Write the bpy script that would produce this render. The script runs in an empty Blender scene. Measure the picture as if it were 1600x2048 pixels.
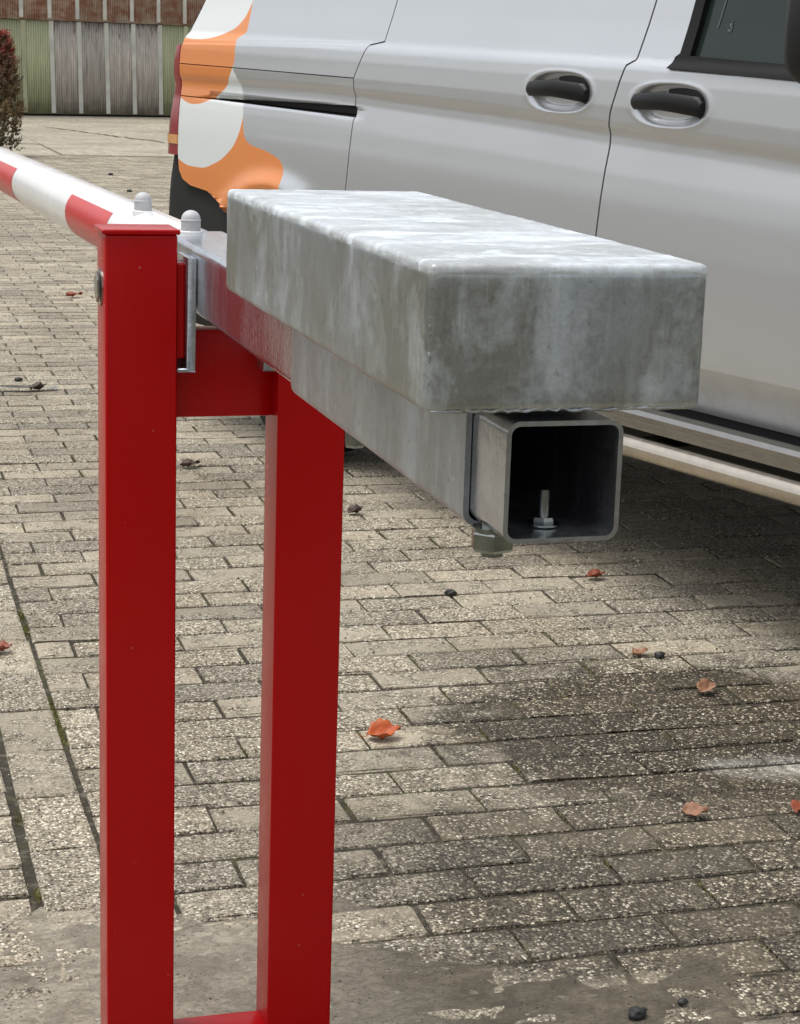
import bpy, bmesh, math, random
import numpy as np
from mathutils import Vector, Matrix
random.seed(7); rng = np.random.default_rng(7)
SC = bpy.context.scene
COL = SC.collection
R = math.radians

# ------------------------------------------------------------------ camera
def make_camera():
    yaw, pit, rol, f = .286, .2282, .0322, 3885.163
    fw = Vector((math.sin(yaw)*math.cos(pit), math.cos(yaw)*math.cos(pit), -math.sin(pit)))
    r = Vector((math.cos(yaw), -math.sin(yaw), 0)); u = r.cross(fw)
    r2 = r*math.cos(rol)+u*math.sin(rol); u2 = -r*math.sin(rol)+u*math.cos(rol)
    cd = bpy.data.cameras.new('camera'); c = bpy.data.objects.new('camera', cd); COL.objects.link(c)
    c.matrix_world = Matrix(((r2.x, u2.x, -fw.x, -.2768), (r2.y, u2.y, -fw.y, -2.0899), (r2.z, u2.z, -fw.z, 1.1873), (0, 0, 0, 1)))
    cd.sensor_fit = 'HORIZONTAL'; cd.sensor_width = 36; cd.lens = 36*f/1600
    cd.clip_start = .05; cd.clip_end = 2000
    SC.camera = c
make_camera()

# ------------------------------------------------------------------ world, sun, exposure
SUN_DIR = Vector((-.36, .08, 1.15)).normalized()          # towards the sun
W = bpy.data.worlds.new('World'); SC.world = W; W.use_nodes = True
wn = W.node_tree; wn.nodes.clear()
sky = wn.nodes.new('ShaderNodeTexSky'); sky.sky_type = 'NISHITA'; sky.sun_disc = False
sky.sun_elevation = math.asin(SUN_DIR.z); sky.sun_rotation = math.atan2(SUN_DIR.x, SUN_DIR.y)
sky.air_density = 1.2; sky.dust_density = 3.0; sky.ozone_density = 1.
hs = wn.nodes.new('ShaderNodeHueSaturation'); hs.inputs['Saturation'].default_value = .22
bg = wn.nodes.new('ShaderNodeBackground'); bg.inputs['Strength'].default_value = .13
wo = wn.nodes.new('ShaderNodeOutputWorld')
wn.links.new(sky.outputs[0], hs.inputs['Color']); wn.links.new(hs.outputs[0], bg.inputs[0]); wn.links.new(bg.outputs[0], wo.inputs[0])
sd = bpy.data.lights.new('sun', 'SUN'); sd.energy = 1.5; sd.angle = R(38); sd.color = (1, .985, .955)
so = bpy.data.objects.new('sun', sd); COL.objects.link(so)
so.rotation_euler = SUN_DIR.to_track_quat('Z', 'Y').to_euler()
SC.view_settings.view_transform = 'Standard'; SC.view_settings.look = 'None'
SC.view_settings.gamma = 1; SC.view_settings.use_curve_mapping = False
SC.view_settings.exposure = 0.5

# ------------------------------------------------------------------ helpers: objects
def link(name, me, mat=None, parent=None, **props):
    o = bpy.data.objects.new(name, me); COL.objects.link(o)
    if mat is not None and me is not None and len(me.materials) == 0: me.materials.append(mat)
    if parent is not None:
        o.parent = parent
    for k, v in props.items(): o[k] = v
    return o
def empty(name, loc=(0, 0, 0), rz=0., **props):
    o = bpy.data.objects.new(name, None); COL.objects.link(o); o.location = loc; o.rotation_euler = (0, 0, rz)
    o.empty_display_size = .1
    for k, v in props.items(): o[k] = v
    return o
def finish(bm, smooth=True, angle=35):
    bmesh.ops.recalc_face_normals(bm, faces=bm.faces)
    me = bpy.data.meshes.new('mesh'); 
    if smooth:
        for f in bm.faces: f.smooth = True
        for e in bm.edges:
            if len(e.link_faces) == 2 and e.calc_face_angle(0) > R(angle): e.smooth = False
    bm.to_mesh(me); bm.free(); return me
def part(name, bm, mat, parent, off=None, smooth=True, angle=35, **props):
    """mesh built in world coordinates under a thing whose Empty stands at off"""
    me = finish(bm, smooth, angle)
    o = link(name, me, mat, parent, **props)
    if off is not None: o.location = (-off[0], -off[1], -off[2])
    return o
def box(bm, x0, x1, y0, y1, z0, z1, bev=0., seg=2):
    r = bmesh.ops.create_cube(bm, size=1.)
    vs = r['verts']
    for v in vs:
        v.co = Vector((x0+(v.co.x+.5)*(x1-x0), y0+(v.co.y+.5)*(y1-y0), z0+(v.co.z+.5)*(z1-z0)))
    if bev > 0:
        es = list({e for v in vs for e in v.link_edges})
        bmesh.ops.bevel(bm, geom=es, offset=bev, segments=seg, profile=.6, affect='EDGES')
    return bm
def cyl(bm, p0, p1, r0, r1=None, n=24, cap=True):
    r1 = r0 if r1 is None else r1
    p0, p1 = Vector(p0), Vector(p1); d = (p1-p0).normalized()
    a = d.orthogonal().normalized(); b = d.cross(a)
    A = [bm.verts.new(p0+(a*math.cos(t)+b*math.sin(t))*r0) for t in [2*math.pi*i/n for i in range(n)]]
    B = [bm.verts.new(p1+(a*math.cos(t)+b*math.sin(t))*r1) for t in [2*math.pi*i/n for i in range(n)]]
    for i in range(n): bm.faces.new((A[i], A[(i+1) % n], B[(i+1) % n], B[i]))
    if cap: bm.faces.new(A[::-1]); bm.faces.new(B)
    return bm
def lathe(bm, c, axis, prof, n=32, rot=0., caps=True):
    """prof: list of (radius, height along axis)"""
    c = Vector(c); d = Vector(axis).normalized(); a = d.orthogonal().normalized(); b = d.cross(a); rings = []
    for r, h in prof:
        if r < 1e-6: rings.append([bm.verts.new(c+d*h)])
        else: rings.append([bm.verts.new(c+d*h+(a*math.cos(t)+b*math.sin(t))*r) for t in [rot+2*math.pi*i/n for i in range(n)]])
    for A, B in zip(rings, rings[1:]):
        for i in range(n):
            j = (i+1) % n
            if len(A) == 1 and len(B) == 1: continue
            if len(A) == 1: bm.faces.new((A[0], B[j], B[i]))
            elif len(B) == 1: bm.faces.new((A[i], A[j], B[0]))
            else: bm.faces.new((A[i], A[j], B[j], B[i]))
    for ring, flip in ((rings[0], True), (rings[-1], False)):
        if len(ring) > 2 and caps: bm.faces.new(ring[::-1] if flip else ring)
    return bm
def rrect(x0, x1, z0, z1, r, n=5):
    pts = []
    for cx, cz, a0 in ((x1-r, z1-r, 0), (x0+r, z1-r, 90), (x0+r, z0+r, 180), (x1-r, z0+r, 270)):
        for i in range(n+1):
            a = R(a0+90*i/n); pts.append((cx+r*math.cos(a), cz+r*math.sin(a)))
    return pts
def hollow_tube(bm, x0, x1, z0, z1, y0, y1, r, th):
    """rectangular hollow section along Y, open ends with wall thickness"""
    o = rrect(x0, x1, z0, z1, r); i = rrect(x0+th, x1-th, z0+th, z1-th, max(r-th, .0006)); n = len(o)
    L = [[bm.verts.new((p[0], y, p[1])) for p in q] for q, y in ((o, y0), (o, y1), (i, y1), (i, y0))]
    for A, B in zip(L, L[1:]+L[:1]):
        for k in range(n): bm.faces.new((A[k], A[(k+1) % n], B[(k+1) % n], B[k]))
    return bm

# ------------------------------------------------------------------ helpers: noise in numpy
def vnoise(x, y, seed=0):
    xi = np.floor(x).astype(np.int64); yi = np.floor(y).astype(np.int64); xf = x-xi; yf = y-yi
    def h(a, b):
        n = (a*374761393+b*668265263+seed*1442695041) & 0xffffffff
        n = ((n ^ (n >> 13))*1274126177) & 0xffffffff
        return ((n ^ (n >> 16)) & 0xffff)/65535.
    u = xf*xf*(3-2*xf); v = yf*yf*(3-2*yf)
    return (h(xi, yi)*(1-u)+h(xi+1, yi)*u)*(1-v)+(h(xi, yi+1)*(1-u)+h(xi+1, yi+1)*u)*v
def fbm(x, y, seed=0, o=4):
    s = 0; a = .5; t = 0
    for k in range(o):
        s = s+a*vnoise(x*2**k, y*2**k, seed+k*17); t += a; a *= .5
    return s/t
def sstep(a, b, x):
    t = np.clip((x-a)/(b-a), 0, 1); return t*t*(3-2*t)

# ------------------------------------------------------------------ helpers: shader nodes
class NT:
    def __init__(s, name):
        s.m = bpy.data.materials.new(name); s.m.use_nodes = True; s.t = s.m.node_tree; s.t.nodes.clear()
        s.out = s.t.nodes.new('ShaderNodeOutputMaterial'); s.b = s.t.nodes.new('ShaderNodeBsdfPrincipled')
        s.t.links.new(s.b.outputs[0], s.out.inputs[0])
    def n(s, ty, **kw):
        nd = s.t.nodes.new('ShaderNode'+ty)
        for k, v in kw.items():
            if k.startswith('i_'):
                key = k[2:].replace('_', ' '); s.put(nd.inputs[key], v)
            else: setattr(nd, k, v)
        return nd
    def put(s, sock, v):
        if isinstance(v, bpy.types.NodeSocket): s.t.links.new(v, sock)
        elif hasattr(v, 'outputs'): s.t.links.new(v.outputs[0], sock)
        else:
            if sock.type == 'RGBA' and isinstance(v, (tuple, list)) and len(v) == 3: v = (*v, 1)
            sock.default_value = v
    def math(s, op, a, b=0., c=None, clamp=False):
        nd = s.t.nodes.new('ShaderNodeMath'); nd.operation = op; nd.use_clamp = clamp
        s.put(nd.inputs[0], a); s.put(nd.inputs[1], b)
        if c is not None: s.put(nd.inputs[2], c)
        return nd.outputs[0]
    def mix(s, f, a, b, mode='MIX'):
        nd = s.t.nodes.new('ShaderNodeMix'); nd.data_type = 'RGBA'; nd.blend_type = mode
        s.put(nd.inputs[0], f); s.put(nd.inputs[6], a); s.put(nd.inputs[7], b); return nd.outputs[2]
    def ramp(s, f, pts, interp='LINEAR'):
        nd = s.t.nodes.new('ShaderNodeValToRGB'); cr = nd.color_ramp; cr.interpolation = interp
        while len(cr.elements) < len(pts): cr.elements.new(.5)
        for e, (p, c) in zip(cr.elements, pts):
            e.position = p
            e.color = (*c, 1) if isinstance(c, (tuple, list)) else (c, c, c, 1)
        s.put(nd.inputs[0], f); return nd.outputs[0]
    def pos(s): return s.n('NewGeometry').outputs['Position']
    def obj(s): return s.n('TexCoord').outputs['Object']
    def noise(s, vec, scale, detail=4, rough=.55, dist=0.):
        nd = s.n('TexNoise'); s.put(nd.inputs['Vector'], vec); nd.inputs['Scale'].default_value = scale
        nd.inputs['Detail'].default_value = detail; nd.inputs['Roughness'].default_value = rough; nd.inputs['Distortion'].default_value = dist
        return nd.outputs[0]
    def voro(s, vec, scale, feature='F1', rand=1.):
        nd = s.n('TexVoronoi', feature=feature); s.put(nd.inputs['Vector'], vec); nd.inputs['Scale'].default_value = scale
        nd.inputs['Randomness'].default_value = rand; return nd
    def scale(s, vec, v):
        nd = s.n('Mapping'); s.put(nd.inputs['Vector'], vec); nd.inputs['Scale'].default_value = v; return nd.outputs[0]
    def bump(s, h, strength=.5, dist=.002, normal=None):
        nd = s.n('Bump'); s.put(nd.inputs['Height'], h); nd.inputs['Strength'].default_value = strength; nd.inputs['Distance'].default_value = dist
        if normal is not None: s.put(nd.inputs['Normal'], normal)
        return nd.outputs[0]
    def set(s, **kw):
        for k, v in kw.items(): s.put(s.b.inputs[k.replace('_', ' ')], v)
        return s.m

def simple(name, col, rough=.5, metal=0., var=.12, nscale=30., coat=0., bump=0., bscale=200., spec=.5):
    g = NT(name); p = g.pos(); nz = g.noise(p, nscale, 5)
    c = g.mix(1., col, g.ramp(nz, ((.25, 1-var), (.75, 1+var*.6))), 'MULTIPLY')
    g.set(Base_Color=c, Roughness=g.math('ADD', rough-.08, g.math('MULTIPLY', nz, .16)), Metallic=metal, Coat_Weight=coat, Coat_Roughness=.08, Specular_IOR_Level=spec)
    if bump: g.set(Normal=g.bump(g.noise(p, bscale, 4), bump, .001))
    return g.m

# ---- brick pavers with exposed aggregate
def brick_material(name, tone_from):
    g = NT(name); p = g.pos()
    if tone_from == 'object':
        rnd = g.n('ObjectInfo').outputs['Random']
    else:
        rnd = g.n('Attribute', attribute_name='tone').outputs['Fac']
    r2 = g.math('FRACT', g.math('MULTIPLY', rnd, 7.31)); r3 = g.math('FRACT', g.math('MULTIPLY', rnd, 23.7))
    wp = g.n('VectorMath', operation='ADD'); 
    dn = g.n('TexNoise'); g.put(dn.inputs['Vector'], p); dn.inputs['Scale'].default_value = 130; dn.inputs['Detail'].default_value = 2
    sc = g.n('VectorMath', operation='SCALE'); g.t.links.new(dn.outputs['Color'], sc.inputs[0]); sc.inputs['Scale'].default_value = .006
    g.t.links.new(p, wp.inputs[0]); g.t.links.new(sc.outputs[0], wp.inputs[1])
    v = g.voro(wp.outputs[0], 185.); v2 = g.voro(wp.outputs[0], 420.)
    cell = g.n('SeparateColor'); g.t.links.new(v.outputs['Color'], cell.inputs[0])
    cell2 = g.n('SeparateColor'); g.t.links.new(v2.outputs['Color'], cell2.inputs[0])
    stones = g.ramp(cell.outputs[0], ((0, (.045, .040, .032)), (.20, (.17, .15, .115)), (.45, (.37, .33, .26)), (.72, (.50, .455, .37)), (.90, (.76, .72, .62)), (1, (.88, .86, .79))))
    fine = g.ramp(cell2.outputs[0], ((0, (.05, .046, .038)), (.35, (.19, .17, .135)), (.8, (.36, .328, .265)), (1, (.62, .59, .52))))
    gap = g.ramp(v.outputs['Distance'], ((.42, 0.), (.62, 1.)))
    agg = g.mix(gap, stones, fine)
    # worn smooth skin on some bricks
    sk = g.noise(p, 16, 4, .6)
    skin = g.math('MULTIPLY', g.ramp(sk, ((.38, 0.), (.60, 1.))), g.ramp(r2, ((.25, .10), (.75, .92))))
    flat = g.mix(g.noise(p, 90, 5, .7), (.30, .27, .215), (.46, .42, .345))
    col = g.mix(skin, agg, flat)
    tone = g.ramp(r3, ((0, (.80, .775, .73)), (.5, (1.03, .99, .92)), (1, (1.22, 1.165, 1.06))))
    col = g.mix(1., col, tone, 'MULTIPLY')
    # dirt in broad patches and dark specks
    dirt = g.ramp(g.noise(p, 2.3, 6, .62), ((.30, (.72, .70, .67)), (.55, (1., 1., 1.))))
    col = g.mix(1., col, dirt, 'MULTIPLY')
    spk = g.ramp(g.noise(p, 75, 3, .6), ((.28, 1.), (.36, 0.)))
    col = g.mix(g.math('MULTIPLY', spk, .75), col, (.05, .045, .035))
    pit = g.ramp(g.noise(p, 210, 3, .65), ((.36, 1.), (.46, 0.)))
    col = g.mix(g.math('MULTIPLY', pit, g.math('SUBTRACT', .85, g.math('MULTIPLY', skin, .55))), col, (.035, .030, .022))
    # damp stain: the wet patch right of the posts, ragged edge
    sx = g.n('SeparateXYZ'); g.t.links.new(p, sx.inputs[0])
    def ell(cx, cy, rx, ry, ang=0.):
        dx = g.math('SUBTRACT', sx.outputs[0], cx); dy = g.math('SUBTRACT', sx.outputs[1], cy); c, s = math.cos(ang), math.sin(ang)
        a = g.math('DIVIDE', g.math('ADD', g.math('MULTIPLY', dx, c), g.math('MULTIPLY', dy, s)), rx)
        b = g.math('DIVIDE', g.math('SUBTRACT', g.math('MULTIPLY', dy, c), g.math('MULTIPLY', dx, s)), ry)
        return g.math('SQRT', g.math('ADD', g.math('MULTIPLY', a, a), g.math('MULTIPLY', b, b)))
    rag = g.math('MULTIPLY', g.math('SUBTRACT', g.noise(p, 7, 6, .65), .5), 1.3)
    e1 = g.math('ADD', ell(1.22, 1.02, .58, .46, -.25), rag); e2 = g.math('ADD', ell(.98, .38, .66, .56), rag)
    e4 = g.math('ADD', ell(1.12, .42, .82, .66), rag)
    wet = g.math('MAXIMUM', g.math('MULTIPLY', g.ramp(e4, ((.6, 1.), (1.2, 0.))), .85), g.math('MAXIMUM', g.ramp(e1, ((.72, 1.), (1.05, 0.))), g.math('MULTIPLY', g.ramp(e2, ((.6, 1.), (1.15, 0.))), .85)))
    damp = g.mix(wet, (1, 1, 1), g.mix(gap, g.ramp(cell.outputs[0], ((.62, (.25, .228, .195)), (.95, (.74, .72, .68)))), (.17, .15, .125)))
    col = g.mix(1., col, damp, 'MULTIPLY')
    # pale lime bloom
    e3 = g.math('ADD', ell(1.33, .80, .20, .07, -.2), g.math('MULTIPLY', rag, 1.5))
    col = g.mix(g.math('MULTIPLY', g.ramp(e3, ((.2, .75), (1.3, 0.))), g.ramp(g.noise(p, 60, 4, .7), ((.35, .15), (.6, 1.)))), col, (.66, .63, .56))
    hgt = g.math('ADD', g.math('MULTIPLY', g.math('SUBTRACT', 1., v.outputs['Distance']), g.math('SUBTRACT', 1., g.math('MULTIPLY', skin, .8))), g.math('MULTIPLY', g.noise(p, 300, 3), .3))
    g.set(Base_Color=col, Roughness=g.math('SUBTRACT', .82, g.math('MULTIPLY', wet, .36)), Normal=g.bump(hgt, .9, .0035), Specular_IOR_Level=.35)
    return g.m
M = {}
M['brick'] = brick_material('paver_brick', 'object'); M['brick_far'] = brick_material('paver_brick_field', 'attr')

def joint_material():
    g = NT('joint_sand'); p = g.pos(); n1 = g.noise(p, 260, 4, .7); n2 = g.noise(p, 5, 5, .6)
    n3 = g.noise(p, 38, 5, .65)
    c = g.mix(n1, (.016, .013, .008), (.085, .070, .046))
    c = g.mix(g.ramp(n3, ((.50, 0.), (.66, .75))), c, g.mix(n1, (.11, .092, .062), (.30, .26, .19)))
    moss = g.ramp(n2, ((.52, 0.), (.66, 1.)))
    c = g.mix(g.math('MULTIPLY', moss, .65), c, g.mix(n1, (.03, .036, .010), (.13, .135, .045)))
    return g.set(Base_Color=c, Roughness=.95, Normal=g.bump(g.math('ADD', n1, n3), 1., .006))
M['joint'] = joint_material()
def ground_material():
    g = NT('yard_soil'); p = g.pos(); n = g.noise(p, 14, 8, .7); n2 = g.noise(p, .4, 4)
    c = g.mix(n, (.050, .042, .028), (.115, .098, .066)); c = g.mix(g.ramp(n2, ((.45, 0.), (.6, .7))), c, (.055, .065, .025))
    return g.set(Base_Color=c, Roughness=.95, Normal=g.bump(n, .6, .01))
M['soil'] = ground_material()
def concrete_material():
    g = NT('apron_concrete'); p = g.pos(); n = g.noise(p, 9, 9, .7); n2 = g.noise(p, .9, 6, .6); n3 = g.noise(g.scale(p, (1, 4, 1)), 2.2, 5)
    c = g.mix(g.ramp(n, ((.32, 0.), (.66, 1.))), (.21, .185, .135), (.47, .425, .33)); c = g.mix(1., c, g.ramp(n2, ((.3, .70), (.65, 1.06))), 'MULTIPLY')
    c = g.mix(g.ramp(n3, ((.60, 0.), (.72, .35))), c, (.16, .135, .09))
    return g.set(Base_Color=c, Roughness=.92, Normal=g.bump(n, .5, .006))
M['concrete'] = concrete_material()

# ---- painted steel, zinc, van
def red_paint():
    g = NT('red_powder_coat'); p = g.pos(); n = g.noise(p, 6, 4); peel = g.noise(p, 420, 2, .5)
    dust = g.noise(p, 46, 6, .7)
    c = g.mix(n, (.385, .0, .0010), (.42, .0002, .0016))
    sp = g.voro(p, 30.); spm = g.math('LESS_THAN', sp.outputs['Distance'], .045)
    c = g.mix(g.math('MULTIPLY', spm, .45), c, (.46, .14, .12))
    c = g.mix(g.ramp(dust, ((.62, 0.), (.9, .05))), c, (.45, .30, .26))
    return g.set(Base_Color=c, Roughness=g.math('ADD', .22, g.math('MULTIPLY', dust, .08)), Normal=g.bump(peel, .04, .001), Specular_IOR_Level=.24)
M['red'] = red_paint()
def zinc(name, light=1., streak=(1, 1, .22), metal=.72, rough=.36, patch=1., bump=.22, dull=(.335, .332, .305), clean=(.445, .475, .50), blotch=.92):
    g = NT(name); p = g.pos(); sp = g.scale(p, streak)
    a = g.noise(sp, 24, 6, .62, .6); b = g.noise(g.scale(p, (1, .8, .5)), 7, 5, .6, .9); f = g.noise(p, 160, 4, .65)
    w = g.noise(g.scale(p, (1, 1, .16)), 60, 4, .6, .4)
    vs = g.voro(p, 90.); vc = g.n('SeparateColor'); g.t.links.new(vs.outputs['Color'], vc.inputs[0])
    base = g.mix(g.ramp(b, ((.43, 0.), (.56, 1.))), tuple(k*light for k in dull), tuple(k*light for k in clean))
    base = g.mix(1., base, g.ramp(vc.outputs[0], ((0, .93), (1, 1.05))), 'MULTIPLY')
    bloom = g.math('MULTIPLY', g.ramp(g.math('ADD', a, g.math('MULTIPLY', g.math('SUBTRACT', f, .5), .25)), ((.48, 0.), (.64, 1.))), .75*patch)
    c = g.mix(bloom, base, (.60*light, .655*light, .69*light))
    c = g.mix(g.math('MULTIPLY', g.ramp(w, ((.56, 0.), (.70, 1.))), .5*patch), c, (.66*light, .71*light, .735*light))
    spots = g.voro(p, 52.); sm = g.math('MULTIPLY', g.math('LESS_THAN', spots.outputs['Distance'], .11), g.ramp(g.noise(p, 9, 3), ((.5, 0.), (.6, 1.))))
    c = g.mix(g.math('MULTIPLY', sm, .6), c, (.72, .73, .71))
    scr = g.ramp(g.noise(g.scale(p, (1, 1, .07)), 240, 3, .6, .3), ((.60, 0.), (.70, 1.)))
    c = g.mix(g.math('MULTIPLY', scr, .22), c, (.70*light, .73*light, .74*light))
    c = g.mix(1., c, g.ramp(g.noise(p, 420, 4, .75), ((.30, .90), (.70, 1.08))), 'MULTIPLY')
    blot = g.ramp(g.noise(p, 55, 5, .7, .5), ((.38, blotch), (.50, 1.)))
    c = g.mix(1., c, blot, 'MULTIPLY')
    dk = g.ramp(f, ((.22, .50), (.38, 1.)))
    c = g.mix(1., c, dk, 'MULTIPLY')
    mt = g.math('SUBTRACT', metal, g.math('MULTIPLY', bloom, .42))
    g.set(Base_Color=c, Metallic=mt, Roughness=g.math('ADD', rough-.07, g.math('ADD', g.math('MULTIPLY', f, .14), g.math('MULTIPLY', bloom, .18))),
          Normal=g.bump(g.math('ADD', g.math('MULTIPLY', f, .5), b), bump, .0025))
    return g.m
M['zinc'] = zinc('galvanised_zinc', .95, metal=.76, rough=.34, patch=.65, dull=(.37, .405, .435), clean=(.45, .49, .525)); M['zinc_bright'] = zinc('galvanised_tube', 1.2, metal=.93, rough=.17, patch=.25, dull=(.37, .37, .40), clean=(.43, .46, .51)); M['weight'] = zinc('galvanised_casting', .93, streak=(1, .7, .5), metal=.80, rough=.36, patch=.6, bump=.06, dull=(.325, .335, .315), clean=(.395, .425, .445), blotch=.95); M['lit_top'] = zinc('galvanised_lit_top', 1.20, streak=(.7, 1.3, 1), metal=.30, rough=.42, patch=.9, bump=.15, dull=(.36, .375, .375), clean=(.45, .475, .49))  # last zinc is paler: sky light on the counterweight's top put into its colour
M['bolt'] = simple('zinc_plated_bolt', (.34, .36, .335), .22, 1., .3, 60)
M['cap'] = simple('grey_plastic_cap', (.50, .51, .52), .5, 0., .1, 120, bump=.1)
M['white'] = simple('white_boom_paint', (.86, .86, .85), .22, 0., .05, 9, coat=.4)
M['tape'] = simple('red_reflective_tape', (.56, .004, .006), .30, 0., .1, 60, coat=.1, spec=.3)
M['rubber'] = simple('black_rubber', (.010, .010, .010), .6, 0., .2, 60, spec=.22)
M['blackpl'] = simple('black_plastic', (.007, .007, .0075), .45, 0., .2, 60, spec=.28)
M['bumper'] = simple('grey_bumper_plastic', (.022, .022, .021), .7, 0., .15, 40, bump=.1, bscale=500, spec=.2)
M['dark'] = simple('dark_interior', (.012, .012, .012), .8)
M['chrome'] = simple('brushed_step_steel', (.60, .54, .46), .24, 1., .12, 30)
M['sillm'] = simple('sill_metal', (.34, .33, .315), .20, 1., .12, 30)
M['lamp'] = simple('red_lamp_lens', (.30, .004, .012), .10, 0., .2, 12, coat=1.)
M['amber'] = simple('amber_lamp_lens', (.75, .36, .12), .14, 0., .1, 12, coat=1.)
M['rim'] = simple('alloy_rim', (.45, .45, .46), .35, .9)
def glass_material():
    g = NT('tinted_window_glass'); p = g.pos()
    return g.set(Base_Color=(.022, .032, .029), Roughness=.05, Specular_IOR_Level=.28)
M['glass'] = glass_material()
def fcurve(g, x, pts, x0, x1, y0, y1):
    nd = g.n('FloatCurve'); c = nd.mapping.curves[0]
    P = [((a-x0)/(x1-x0), (b-y0)/(y1-y0)) for a, b in pts]
    while len(c.points) < len(P): c.points.new(.5, .5)
    for q, (a, b) in zip(c.points, sorted(P)): q.location = (a, b); q.handle_type = 'AUTO_CLAMPED'
    nd.mapping.update()
    xn = g.math('DIVIDE', g.math('SUBTRACT', x, x0), x1-x0); g.put(nd.inputs['Value'], xn)
    return g.math('ADD', g.math('MULTIPLY', nd.outputs[0], y1-y0), y0)
def van_paint():
    g = NT('silver_van_paint'); uv = g.n('UVMap'); uv.uv_map = 'side'
    sx = g.n('SeparateXYZ'); g.t.links.new(uv.outputs[0], sx.inputs[0]); s, z = sx.outputs[0], sx.outputs[1]
    fr = fcurve(g, z, [(.70, .776), (.83, .776), (.874, .768), (.912, .676), (.934, .545), (.955, .52), (1.006, .507), (1.079, .489), (1.13, .458), (1.151, .440), (1.174, .449), (1.235, .449), (1.261, .487), (1.348, .481), (1.8, .47)], .6, 1.8, 0, 1)
    w1 = fcurve(g, s, [(0, 1.24), (.097, 1.237), (.178, 1.233), (.347, 1.251), (.444, 1.29), (.475, 1.334), (.5, 1.42), (.6, 1.7)], 0, 1, .6, 1.8)
    ob = fcurve(g, s, [(0, 1.075), (.082, 1.048), (.164, 1.034), (.257, 1.046), (.371, 1.087), (.438, 1.151), (.48, 1.22), (.6, 1.5)], 0, 1, .6, 1.8)
    w2 = fcurve(g, s, [(0, .89), (.084, .858), (.149, .843), (.237, .841), (.323, .857), (.406, .889), (.47, .937), (.501, .991), (.515, 1.05), (.56, 1.3)], 0, 1, .6, 1.8)
    G = g.math('LESS_THAN', s, fr)
    top = g.math('GREATER_THAN', z, w1)
    mid = g.math('LESS_THAN', z, ob)         # below the middle orange disc
    low = g.math('GREATER_THAN', z, w2)
    white2 = g.math('MULTIPLY', mid, low)
    isw = g.math('MAXIMUM', top, white2)
    p = g.pos(); fl = g.noise(p, 3, 4)
    silver = g.mix(fl, (.585, .60, .62), (.625, .64, .66))
    film = g.mix(isw, (.74, .245, .06), (.70, .73, .72))
    col = g.mix(G, silver, film)
    mud = g.math('MULTIPLY', g.ramp(g.noise(p, 11, 6, .65), ((.45, 0.), (.80, 1.))), g.ramp(z, ((.40, .55), (.62, .0))))
    col = g.mix(mud, col, (.24, .20, .15))
    return g.set(Base_Color=col, Metallic=g.math('MULTIPLY', g.math('SUBTRACT', 1., G), .78), Roughness=g.math('ADD', .36, g.math('MULTIPLY', mud, .4)), Coat_Weight=.35, Coat_Roughness=.06)
M['van'] = van_paint()
M['van_plain'] = simple('silver_van_paint_plain', (.53, .52, .505), .28, .5, .05, 3, coat=.8)

# ================================================================== GROUND
bm = bmesh.new(); bmesh.ops.create_grid(bm, x_segments=8, y_segments=8, size=400)
gr = link('ground', finish(bm), M['soil'], kind='structure'); gr.location = (0, 0, -.06)

# paving: sand bed (the structure) + bricks
RP, LP_, XJ, YB = .106, .222, 1.605, 2.42     # row pitch, length pitch, one head joint, one bed joint
PX0, PX1, PY0, PY1 = -.035, 9.0, -2.6, 20.9
bm = bmesh.new()
nx, ny = 60, 120
xs = np.linspace(-3.2, 9.0, nx); ys = np.linspace(PY0, PY1, ny)
V = [[bm.verts.new((x, y, -.0052+.0014*float(vnoise(np.array(x*9.), np.array(y*9.), 3)))) for x in xs] for y in ys]
for j in range(ny-1):
    for i in range(nx-1): bm.faces.new((V[j][i], V[j][i+1], V[j+1][i+1], V[j+1][i]))
paving = link('pavement', finish(bm), M['joint'], kind='structure')

def brick_mesh_arrays(lx, ly, seed):
    """chamfered paver: top, chamfer and sides, slightly out of true"""
    r = np.random.default_rng(seed); c = .0030; h = .05
    def loop(ix, z): return [(-lx/2+ix, -ly/2+ix, z), (lx/2-ix, -ly/2+ix, z), (lx/2-ix, ly/2-ix, z), (-lx/2+ix, ly/2-ix, z)]
    # top as 3x2 grid for slight unevenness
    tx = [-lx/2+c, -lx/6, lx/6, lx/2-c]; ty = [-ly/2+c, 0, ly/2-c]
    v = []
    for y in ty:
        for x in tx:
            v.append((x+r.normal(0, .0014), y+r.normal(0, .0014), r.normal(0, .0006)))
    for (x, y, z) in loop(0, -c): v.append((x+r.normal(0, .0011), y+r.normal(0, .0011), z))
    for (x, y, z) in loop(0, -h): v.append((x, y, z))
    T = lambda i, j: j*4+i
    f = [(T(i, j), T(i+1, j), T(i+1, j+1), T(i, j+1)) for j in range(2) for i in range(3)]
    a = 12
    f += [(a, a+1, T(3, 0), T(2, 0), T(1, 0), T(0, 0)), (a+1, a+2, T(3, 2), T(3, 1), T(3, 0)), (a+2, a+3, T(0, 2), T(1, 2), T(2, 2), T(3, 2)), (a+3, a, T(0, 0), T(0, 1), T(0, 2))]
    f += [(a+4, a+5, a+1, a), (a+5, a+6, a+2, a+1), (a+6, a+7, a+3, a+2), (a+7, a+4, a, a+3)]
    return v, f
VARI = [brick_mesh_arrays(LP_-.007, RP-.0112, k) for k in range(8)]
VARB = [brick_mesh_arrays(.214, .100, 50+k) for k in range(3)]
def mk(vf):
    me = bpy.data.meshes.new('mesh'); me.from_pydata(vf[0], [], vf[1]); me.materials.append(M['brick']); me.update(); return me
VME = [mk(v) for v in VARI]; VMB = [mk(v) for v in VARB]
places = []      # x, y, rot, variant, border?
k0 = int((PY0-YB)/RP); k1 = int((PY1-YB)/RP)
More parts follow.
